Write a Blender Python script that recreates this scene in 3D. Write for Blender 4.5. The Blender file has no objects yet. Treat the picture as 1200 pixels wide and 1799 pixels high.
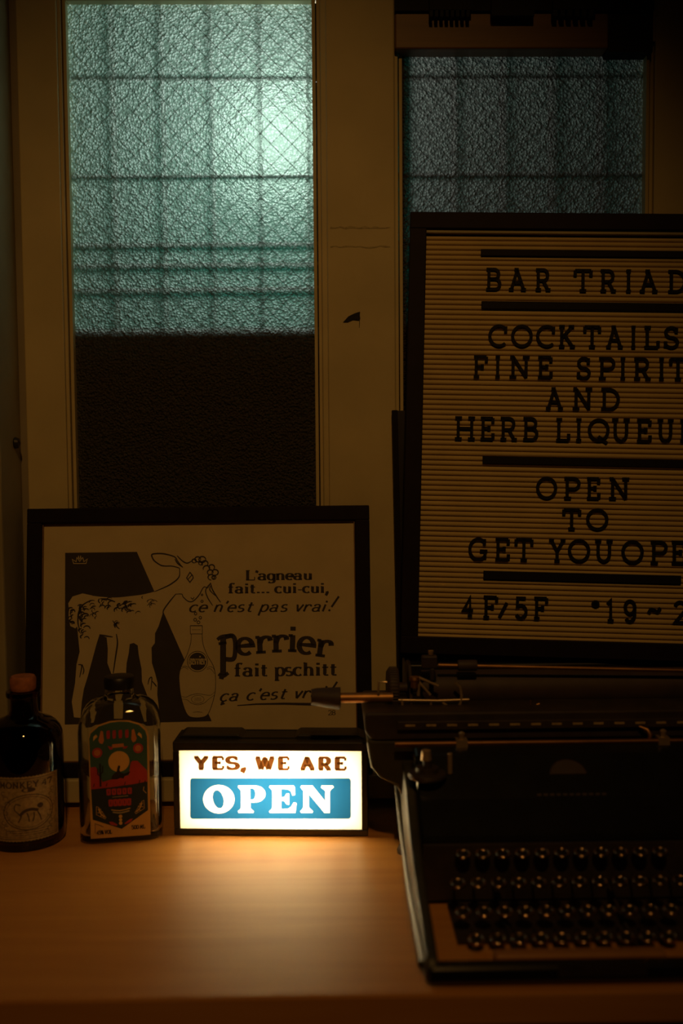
import bpy, math, random
from mathutils import Matrix, Vector, Euler

random.seed(7)
SC = bpy.context.scene
COL = SC.collection
D2R = math.pi / 180

# ------------------------------------------------------------------ camera, world, lights, exposure
# Table top is z = 0, the window wall runs along X at Y of about 1.28, the camera stands at the origin of X and Y.
F = 35 / 36 * 1799
EYE = Vector((0, 0, .443))
ROT = (Matrix.Rotation(-.85 * D2R, 3, 'Z') @ Matrix.Rotation(math.pi / 2 - 3.45 * D2R, 3, 'X')
       @ Matrix.Rotation(-.45 * D2R, 3, 'Z'))
cam_data = bpy.data.cameras.new('camera')
cam_data.lens = 35
cam_data.sensor_width = 36
cam_data.sensor_fit = 'AUTO'
cam_data.clip_start = .02
cam_data.dof.use_dof = True
cam_data.dof.focus_distance = 1.24
cam_data.dof.aperture_fstop = 2.4
cam = bpy.data.objects.new('camera', cam_data)
COL.objects.link(cam)
cam.matrix_world = Matrix.Translation(EYE) @ ROT.to_4x4()
SC.camera = cam

world = bpy.data.worlds.new('night')
SC.world = world
world.use_nodes = True
world.node_tree.nodes['Background'].inputs[0].default_value = (.0012, .001, .0008, 1)
world.node_tree.nodes['Background'].inputs[1].default_value = .3

vs = SC.view_settings
vs.view_transform = 'Standard'
vs.look = 'None'
vs.gamma = 1
vs.use_curve_mapping = False
vs.exposure = 0


def lamp(name, kind, loc, power, color, size=.05, aim=None, cone=60, blend=1):
    d = bpy.data.lights.new(name, kind)
    d.energy = power
    d.color = color
    d.shadow_soft_size = size
    if kind == 'SPOT':
        d.spot_size = cone * D2R
        d.spot_blend = blend
    o = bpy.data.objects.new(name, d)
    COL.objects.link(o)
    o.location = loc
    if aim is not None:
        o.rotation_euler = (Vector(aim) - Vector(loc)).to_track_quat('-Z', 'Y').to_euler()
    return o


# the bar's dim warm ceiling downlight, high above and behind the camera
lamp('ceiling_downlight', 'SPOT', (.05, -.45, 1.75), 23, (1, .49, .12), .05, aim=(-.10, 1.25, .26), cone=47, blend=1)
# the white corridor lamp and an added teal fill for ambient light, outside the frosted windows
lamp('corridor_lamp', 'POINT', (-.065, 1.510, .895), 2.75, (1, .93, .86), .075)
lamp('outside_teal_fill', 'POINT', (-.07, 1.74, .89), 1.3, (.03, 1, .74), .2)
# the lamps inside the lit sign (see the sign below for their places)


# ------------------------------------------------------------------ pixel rays of the photograph (used for measuring real planes)
def ray(px, py):
    return ROT @ Vector(((px - 600) / F, -(py - 899.5) / F, -1))


def at_y(px, py, y):
    d = ray(px, py)
    return EYE + d * ((y - EYE.y) / d.y)


def at_z(px, py, z=0.0):
    d = ray(px, py)
    return EYE + d * ((z - EYE.z) / d.z)


def on_plane(px, py, M, off=0.0):
    """where the photo point lies on the local XZ plane (local y = off) of the frame M -> (x, z)"""
    Mi = M.inverted()
    o = Mi @ EYE
    d = Mi.to_3x3() @ ray(px, py)
    t = (off - o.y) / d.y
    p = o + d * t
    return p.x, p.z


# ------------------------------------------------------------------ materials
def mat(name, color, rough=.5, metal=0.0, vary=.12, scale=40, bump=0.0, bscale=200, spec=.5, coat=0.0):
    m = bpy.data.materials.new(name)
    m.use_nodes = True
    nt = m.node_tree
    b = nt.nodes['Principled BSDF']
    b.inputs['Roughness'].default_value = rough
    b.inputs['Metallic'].default_value = metal
    b.inputs['Specular IOR Level'].default_value = spec
    b.inputs['Coat Weight'].default_value = coat
    tc = nt.nodes.new('ShaderNodeTexCoord')
    nz = nt.nodes.new('ShaderNodeTexNoise')
    nz.inputs['Scale'].default_value = scale
    nz.inputs['Detail'].default_value = 4
    nt.links.new(tc.outputs['Object'], nz.inputs['Vector'])
    rp = nt.nodes.new('ShaderNodeValToRGB')
    c = color
    rp.color_ramp.elements[0].position = .3
    rp.color_ramp.elements[1].position = .7
    rp.color_ramp.elements[0].color = (c[0] * (1 - vary), c[1] * (1 - vary), c[2] * (1 - vary), 1)
    rp.color_ramp.elements[1].color = (min(1, c[0] * (1 + vary)), min(1, c[1] * (1 + vary)), min(1, c[2] * (1 + vary)), 1)
    nt.links.new(nz.outputs['Fac'], rp.inputs['Fac'])
    nt.links.new(rp.outputs['Color'], b.inputs['Base Color'])
    if bump:
        n2 = nt.nodes.new('ShaderNodeTexNoise')
        n2.inputs['Scale'].default_value = bscale
        nt.links.new(tc.outputs['Object'], n2.inputs['Vector'])
        bp = nt.nodes.new('ShaderNodeBump')
        bp.inputs['Strength'].default_value = bump
        bp.inputs['Distance'].default_value = .001
        nt.links.new(n2.outputs['Fac'], bp.inputs['Height'])
        nt.links.new(bp.outputs['Normal'], b.inputs['Normal'])
    return m


def wood_mat(name, c0, c1, rough=.45, along='X'):
    m = bpy.data.materials.new(name)
    m.use_nodes = True
    nt = m.node_tree
    b = nt.nodes['Principled BSDF']
    b.inputs['Roughness'].default_value = rough
    tc = nt.nodes.new('ShaderNodeTexCoord')
    mp = nt.nodes.new('ShaderNodeMapping')
    mp.inputs['Scale'].default_value = (2.2, 34, 34) if along == 'X' else (34, 34, 2.2)
    nz = nt.nodes.new('ShaderNodeTexNoise')
    nz.inputs['Scale'].default_value = 1.6
    nz.inputs['Detail'].default_value = 6
    nz.inputs['Distortion'].default_value = .6
    rp = nt.nodes.new('ShaderNodeValToRGB')
    rp.color_ramp.elements[0].position = .32
    rp.color_ramp.elements[1].position = .68
    rp.color_ramp.elements[0].color = (*c0, 1)
    rp.color_ramp.elements[1].color = (*c1, 1)
    nt.links.new(tc.outputs['Object'], mp.inputs['Vector'])
    nt.links.new(mp.outputs['Vector'], nz.inputs['Vector'])
    nt.links.new(nz.outputs['Fac'], rp.inputs['Fac'])
    nt.links.new(rp.outputs['Color'], b.inputs['Base Color'])
    bp = nt.nodes.new('ShaderNodeBump')
    bp.inputs['Strength'].default_value = .12
    bp.inputs['Distance'].default_value = .0006
    nt.links.new(nz.outputs['Fac'], bp.inputs['Height'])
    nt.links.new(bp.outputs['Normal'], b.inputs['Normal'])
    return m


def glass_mat(name, color, ior=1.47, rough=0.0):
    m = bpy.data.materials.new(name)
    m.use_nodes = True
    b = m.node_tree.nodes['Principled BSDF']
    b.inputs['Base Color'].default_value = (*color, 1)
    b.inputs['Roughness'].default_value = rough
    b.inputs['IOR'].default_value = ior
    b.inputs['Transmission Weight'].default_value = 1
    return m


def frosted_mat(name, tint, sheer):
    """inner face of a hammered pane: translucent plus rough refraction, with a pebbled bump"""
    m = bpy.data.materials.new(name)
    m.use_nodes = True
    nt = m.node_tree
    nt.nodes.remove(nt.nodes['Principled BSDF'])
    out = nt.nodes['Material Output']
    tc = nt.nodes.new('ShaderNodeTexCoord')
    mp = nt.nodes.new('ShaderNodeMapping')
    mp.inputs['Scale'].default_value = (1, 1, 1)
    vo = nt.nodes.new('ShaderNodeTexVoronoi')
    vo.feature = 'SMOOTH_F1'
    vo.inputs['Scale'].default_value = 300
    vo.inputs['Smoothness'].default_value = .25
    nz = nt.nodes.new('ShaderNodeTexNoise')
    nz.inputs['Scale'].default_value = 520
    nz.inputs['Detail'].default_value = 2
    ad = nt.nodes.new('ShaderNodeMath')
    ad.operation = 'ADD'
    nt.links.new(tc.outputs['Object'], mp.inputs['Vector'])
    nt.links.new(mp.outputs['Vector'], vo.inputs['Vector'])
    nt.links.new(mp.outputs['Vector'], nz.inputs['Vector'])
    nt.links.new(vo.outputs['Distance'], ad.inputs[0])
    nt.links.new(nz.outputs['Fac'], ad.inputs[1])
    bp = nt.nodes.new('ShaderNodeBump')
    bp.inputs['Strength'].default_value = 1
    bp.inputs['Distance'].default_value = .006
    nt.links.new(ad.outputs[0], bp.inputs['Height'])
    tr = nt.nodes.new('ShaderNodeBsdfTranslucent')
    tr.inputs['Color'].default_value = (*tint, 1)
    rf = nt.nodes.new('ShaderNodeBsdfRefraction')
    rf.inputs['Color'].default_value = (*tint, 1)
    rf.inputs['Roughness'].default_value = .6
    rf.inputs['IOR'].default_value = 1.3
    mx = nt.nodes.new('ShaderNodeMixShader')
    mx.inputs[0].default_value = sheer
    gl = nt.nodes.new('ShaderNodeBsdfGlossy')
    gl.inputs['Roughness'].default_value = .3
    gl.inputs['Color'].default_value = (.9, .9, .9, 1)
    # every pebble of the pressed pattern passes more light than its grooves, sparkle put into the tint
    pr = nt.nodes.new('ShaderNodeValToRGB')
    pr.color_ramp.elements[0].position = .12
    pr.color_ramp.elements[0].color = (*[min(1, c * 1.25) for c in tint], 1)
    pr.color_ramp.elements[1].position = .62
    pr.color_ramp.elements[1].color = (*[c * .42 for c in tint], 1)
    nt.links.new(vo.outputs['Distance'], pr.inputs['Fac'])
    nt.links.new(pr.outputs['Color'], tr.inputs['Color'])
    m2 = nt.nodes.new('ShaderNodeMixShader')
    m2.inputs[0].default_value = .03
    df = nt.nodes.new('ShaderNodeBsdfDiffuse')
    df.inputs['Color'].default_value = (.5, .42, .34, 1)
    m3 = nt.nodes.new('ShaderNodeMixShader')
    m3.inputs[0].default_value = .13
    for s in (tr, rf, gl, df):
        nt.links.new(bp.outputs['Normal'], s.inputs['Normal'])
    nt.links.new(tr.outputs[0], mx.inputs[1])
    nt.links.new(rf.outputs[0], mx.inputs[2])
    nt.links.new(mx.outputs[0], m2.inputs[1])
    nt.links.new(gl.outputs[0], m2.inputs[2])
    nt.links.new(m2.outputs[0], m3.inputs[1])
    nt.links.new(df.outputs[0], m3.inputs[2])
    nt.links.new(m3.outputs[0], out.inputs['Surface'])
    return m


def acrylic_mat(name, color):
    m = bpy.data.materials.new(name)
    m.use_nodes = True
    nt = m.node_tree
    nt.nodes.remove(nt.nodes['Principled BSDF'])
    tr = nt.nodes.new('ShaderNodeBsdfTranslucent')
    tr.inputs['Color'].default_value = (*color, 1)
    gl = nt.nodes.new('ShaderNodeBsdfGlossy')
    gl.inputs['Roughness'].default_value = .3
    mx = nt.nodes.new('ShaderNodeMixShader')
    mx.inputs[0].default_value = .04
    nt.links.new(tr.outputs[0], mx.inputs[1])
    nt.links.new(gl.outputs[0], mx.inputs[2])
    nt.links.new(mx.outputs[0], nt.nodes['Material Output'].inputs['Surface'])
    return m


def clear_mat(name, color):
    m = bpy.data.materials.new(name)
    m.use_nodes = True
    nt = m.node_tree
    nt.nodes.remove(nt.nodes['Principled BSDF'])
    t = nt.nodes.new('ShaderNodeBsdfTransparent')
    t.inputs['Color'].default_value = (*color, 1)
    nt.links.new(t.outputs[0], nt.nodes['Material Output'].inputs['Surface'])
    return m


M = {
    'paint': mat('cream_paint', (.58, .49, .27), .55, vary=.10, scale=9, bump=.15, bscale=90),
    'paint_old': mat('aged_olive_paint', (.33, .29, .17), .6, vary=.18, scale=7, bump=.15, bscale=90),
    'scuff': mat('scuffed_paint', (.44, .37, .20), .7, vary=.2, scale=300),
    'wall': mat('plaster', (.30, .26, .19), .9, vary=.1, scale=12),
    'table': wood_mat('table_wood', (.60, .26, .050), (.70, .325, .072), .45),
    'brown_wood': wood_mat('brown_wood', (.16, .085, .035), (.24, .13, .055), .5),
    'floor': mat('floor_dark', (.06, .05, .04), .7),
    'black': mat('black_satin', (.014, .012, .013), .42, vary=.2),
    'black_matte': mat('black_matte', (.012, .011, .011), .8, vary=.2),
    'frame_black': mat('black_frame_lacquer', (.012, .007, .011), .6, vary=.2, spec=.15),
    'letter': mat('black_letter_plastic', (.010, .008, .010), .6, vary=.1, spec=.15),
    'felt': mat('cream_letter_board', (.60, .46, .20), .8, vary=.06, scale=25),
    'paper': mat('poster_paper', (.62, .51, .30), .85, vary=.05, scale=30),
    'ink': mat('poster_ink', (.045, .036, .032), .8, vary=.1),
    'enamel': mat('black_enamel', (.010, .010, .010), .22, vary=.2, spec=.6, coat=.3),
    'enamel_sheen': mat('black_enamel_side_sheen', (.045, .042, .026), .42, vary=.2),  # black enamel lifted to olive, the sheen of its lit sides in the colour
    'enamel_dull': mat('worn_black_enamel', (.040, .028, .024), .5, vary=.3),
    'rubber': mat('rubber', (.055, .036, .030), .62, vary=.2),
    'nickel': mat('aged_nickel', (.66, .50, .32), .35, metal=.7, vary=.2),
    'ring': mat('polished_key_ring', (.62, .44, .31), .16, metal=1, vary=.05),
    'brass': mat('aged_brass', (.50, .27, .11), .5, metal=1, vary=.2),
    'badge_reflect': mat('worn_badge_reflection', (.035, .018, .016), .5, vary=.3),
    'brown_key': mat('brown_space_bar', (.42, .19, .055), .4),
    'rod': mat('dark_steel_rod', (.24, .12, .055), .5, metal=1, vary=.2),
    'keyglass': mat('black_key_top', (.010, .009, .009), .25, vary=.1, spec=.35),
    'grille': mat('grille_iron', (.05, .035, .022), .6, vary=.2),
    'wire': mat('glass_wire', (.05, .05, .045), .6),
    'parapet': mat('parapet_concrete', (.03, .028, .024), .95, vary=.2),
    'cork': mat('cork', (.42, .15, .06), .8, vary=.25, scale=160, bump=.4, bscale=250),
    'housing': mat('sign_housing', (.022, .019, .013), .38, vary=.1),
    'amber': glass_mat('brown_bottle_glass', (.10, .028, .012), 1.5),
    'clear': glass_mat('clear_bottle_glass', (.93, .95, .92), 1.45),
    'tag_paper': mat('aged_label_paper', (.40, .29, .13), .8, vary=.25, scale=260),
    'tag_ink': mat('label_ink', (.075, .05, .03), .8),
    'lab_cream': mat('label_cream', (.62, .37, .11), .6, vary=.05),
    'lab_teal': mat('label_teal', (.035, .115, .095), .6, vary=.1),
    'lab_navy': mat('label_navy', (.012, .026, .035), .6, vary=.1),
    'lab_red': mat('label_red', (.42, .035, .025), .6, vary=.15),
    'lab_orange': mat('label_orange', (.55, .20, .045), .6, vary=.1),
    'lab_sun': mat('label_sun', (.62, .38, .10), .6, vary=.05),
    'lab_black': mat('label_black', (.012, .010, .012), .6),
    'reflector': mat('white_reflector', (.8, .78, .74), .9, vary=.02),
    'acrylic': acrylic_mat('opal_acrylic', (.92, .88, .80)),
    'acrylic_back': clear_mat('opal_acrylic_back', (.98, .98, .98)),
    'film_blue': clear_mat('blue_film', (.0065, .063, .215)),
    'film_brown': clear_mat('brown_film', (.050, .019, .006)),
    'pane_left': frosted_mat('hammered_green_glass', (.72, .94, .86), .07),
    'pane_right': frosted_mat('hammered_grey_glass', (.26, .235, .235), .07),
    'pane_back': clear_mat('smooth_glass_back', (.80, .95, .90)),
}


# ------------------------------------------------------------------ mesh building
class MB:
    def __init__(self, T=None):
        self.v, self.f, self.mi = [], [], []
        self.T = T or (lambda p: p)

    def add(self, verts, faces, mi=0):
        o = len(self.v)
        self.v += [tuple(self.T(Vector(p))) for p in verts]
        self.f += [tuple(o + i for i in f) for f in faces]
        self.mi += [mi] * len(faces)

    def box(self, a, b, mi=0):
        x0, y0, z0 = a
        x1, y1, z1 = b
        v = [(x0, y0, z0), (x1, y0, z0), (x1, y1, z0), (x0, y1, z0), (x0, y0, z1), (x1, y0, z1), (x1, y1, z1), (x0, y1, z1)]
        self.add(v, [(3, 2, 1, 0), (4, 5, 6, 7), (0, 1, 5, 4), (1, 2, 6, 5), (2, 3, 7, 6), (3, 0, 4, 7)], mi)
        return self

    def tube(self, pts, r, n=12, mi=0, caps=True):
        pts = [Vector(p) for p in pts]
        rs = r if isinstance(r, (list, tuple)) else [r] * len(pts)
        up = None
        verts, faces = [], []
        for i, p in enumerate(pts):
            a = pts[max(0, i - 1)]
            b = pts[min(len(pts) - 1, i + 1)]
            t = (b - a).normalized()
            if up is None:
                up = Vector((0, 0, 1)) if abs(t.z) < .9 else Vector((1, 0, 0))
            s = t.cross(up).normalized()
            up = s.cross(t).normalized()
            for k in range(n):
                an = 2 * math.pi * k / n
                verts.append(p + (s * math.cos(an) + up * math.sin(an)) * rs[i])
        for i in range(len(pts) - 1):
            for k in range(n):
                k2 = (k + 1) % n
                faces.append((i * n + k, i * n + k2, (i + 1) * n + k2, (i + 1) * n + k))
        if caps:
            faces.append(tuple(reversed(range(n))))
            faces.append(tuple((len(pts) - 1) * n + k for k in range(n)))
        self.add(verts, faces, mi)
        return self

    def lathe(self, prof, n=32, mi=0, c=(0, 0, 0), axis='Z', caps=False):
        verts, faces = [], []
        for r, z in prof:
            for k in range(n):
                a = 2 * math.pi * k / n
                x, y = r * math.cos(a), r * math.sin(a)
                p = (x, y, z) if axis == 'Z' else ((z, x, y) if axis == 'X' else (y, z, x))
                verts.append((c[0] + p[0], c[1] + p[1], c[2] + p[2]))
        for i in range(len(prof) - 1):
            for k in range(n):
                k2 = (k + 1) % n
                faces.append((i * n + k, i * n + k2, (i + 1) * n + k2, (i + 1) * n + k))
        if caps:
            faces.append(tuple(reversed(range(n))))
            faces.append(tuple((len(prof) - 1) * n + k for k in range(n)))
        self.add(verts, faces, mi)
        return self

    def prism(self, poly, fn, d0, d1, mi=0):
        """poly: 2D points; fn(a, b, d) -> 3D"""
        n = len(poly)
        verts = [fn(a, b, d0) for a, b in poly] + [fn(a, b, d1) for a, b in poly]
        faces = [tuple(range(n)), tuple(reversed(range(n, 2 * n)))]
        faces += [(i + n, (i + 1) % n + n, (i + 1) % n, i) for i in range(n)]
        self.add(verts, faces, mi)
        return self

    def poly(self, pts, fn, mi=0):
        self.add([fn(a, b) for a, b in pts], [tuple(range(len(pts)))], mi)
        return self

    def ring2(self, outer, inner, fn, mi=0):
        n = len(outer)
        self.add([fn(*p) for p in outer] + [fn(*p) for p in inner],
                 [(i, (i + 1) % n, n + (i + 1) % n, n + i) for i in range(n)], mi)
        return self

    def stroke(self, pts, wfn, fn, depth=None, mi=0, closed=False):
        """ribbon along 2D points; fn maps (a, b) or (a, b, d) to 3D; depth=(d0, d1) extrudes"""
        P = []
        for p in pts:
            if not P or (abs(p[0] - P[-1][0]) + abs(p[1] - P[-1][1])) > 1e-7:
                P.append(p)
        n = len(P)
        if n < 2:
            return self
        L, R = [], []
        for i in range(n):
            if closed:
                a, c = P[(i - 1) % n], P[(i + 1) % n]
            else:
                a, c = P[max(0, i - 1)], P[min(n - 1, i + 1)]
            b = P[i]
            d1 = (b[0] - a[0], b[1] - a[1])
            d2 = (c[0] - b[0], c[1] - b[1])
            if d1 == (0, 0):
                d1 = d2
            if d2 == (0, 0):
                d2 = d1
            l1, l2 = math.hypot(*d1), math.hypot(*d2)
            n1 = (-d1[1] / l1, d1[0] / l1)
            n2 = (-d2[1] / l2, d2[0] / l2)
            m = (n1[0] + n2[0], n1[1] + n2[1])
            lm = math.hypot(*m)
            m = n1 if lm < .2 else (m[0] / lm, m[1] / lm)
            k = 1 / max(.55, m[0] * n1[0] + m[1] * n1[1])
            w = wfn(m, i / (n - 1)) / 2 * k
            L.append((b[0] + m[0] * w, b[1] + m[1] * w))
            R.append((b[0] - m[0] * w, b[1] - m[1] * w))
        seg = range(n if closed else n - 1)
        if depth is None:
            self.add([fn(*p) for p in L + R], [(i, n + i, n + (i + 1) % n, (i + 1) % n) for i in seg], mi)
        else:
            d0, d1 = depth
            v = [fn(*p, d0) for p in L + R] + [fn(*p, d1) for p in L + R]
            f = []
            for i in seg:
                j = (i + 1) % n
                f += [(i, n + i, n + j, j), (2 * n + j, 3 * n + j, 3 * n + i, 2 * n + i),
                      (i, j, 2 * n + j, 2 * n + i), (n + j, n + i, 3 * n + i, 3 * n + j)]
            if not closed:
                f += [(n, 0, 2 * n, 3 * n), (n - 1, 2 * n - 1, 4 * n - 1, 3 * n - 1)]
            self.add(v, f, mi)
        return self

    def build(self, name, mats, parent=None, smooth=None, bevel=0, seg=2):
        me = bpy.data.meshes.new(name)
        me.from_pydata(self.v, [], self.f)
        mats = mats if isinstance(mats, (list, tuple)) else [mats]
        for m in mats:
            me.materials.append(M[m] if isinstance(m, str) else m)
        me.polygons.foreach_set('material_index', self.mi)
        if smooth:
            me.polygons.foreach_set('use_smooth', [True] * len(me.polygons))
            me.set_sharp_from_angle(angle=smooth * D2R)
        me.update()
        o = bpy.data.objects.new(name, me)
        COL.objects.link(o)
        if parent is not None:
            o.parent = parent
        if bevel:
            b = o.modifiers.new('bevel', 'BEVEL')
            b.width = bevel
            b.segments = seg
            b.limit_method = 'ANGLE'
        return o


def thing(name, label, cat, loc=(0, 0, 0), rz=0, group=None, Mx=None):
    o = bpy.data.objects.new(name, None)
    COL.objects.link(o)
    o.empty_display_size = .02
    if Mx is not None:
        o.matrix_world = Mx
    else:
        o.location = loc
        o.rotation_euler = (0, 0, rz)
    o['label'] = label
    o['category'] = cat
    if group:
        o['group'] = group
    return o


def tag(o, label, cat, group=None):
    o['label'] = label
    o['category'] = cat
    if group:
        o['group'] = group
    return o


def structure(o, label=None, cat=None):
    o['kind'] = 'structure'
    if label:
        o['label'] = label
    if cat:
        o['category'] = cat
    return o


def arc(cx, cy, rx, ry, a0, a1, n=12):
    return [(cx + rx * math.cos((a0 + (a1 - a0) * i / n) * D2R), cy + ry * math.sin((a0 + (a1 - a0) * i / n) * D2R)) for i in range(n + 1)]


def oval(cx, cy, rx, ry, n=28, tilt=0):
    c, s = math.cos(tilt * D2R), math.sin(tilt * D2R)
    r = []
    for i in range(n):
        a = 2 * math.pi * i / n
        x, y = rx * math.cos(a), ry * math.sin(a)
        r.append((cx + x * c - y * s, cy + x * s + y * c))
    return r


def spline(pts, n=6, closed=False):
    P = list(pts)
    r = []
    m = len(P)
    g = (lambda i: P[i % m]) if closed else (lambda i: P[max(0, min(m - 1, i))])
    for i in range(m if closed else m - 1):
        p0, p1, p2, p3 = g(i - 1), g(i), g(i + 1), g(i + 2)
        for k in range(n):
            t = k / n
            r.append(tuple(.5 * (2 * p1[j] + (p2[j] - p0[j]) * t + (2 * p0[j] - 5 * p1[j] + 4 * p2[j] - p3[j]) * t * t
                                 + (3 * p1[j] - p0[j] - 3 * p2[j] + p3[j]) * t ** 3) for j in (0, 1)))
    if not closed:
        r.append(P[-1])
    return r


# ------------------------------------------------------------------ lettering: skeleton glyphs, baseline 0, cap height 1; ('s', ...) marks serifs
def s_(x0, x1, y):
    return ('s', [(x0, y), (x1, y)])


def sv(x, y0, y1):
    return ('s', [(x, y0), (x, y1)])


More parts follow.
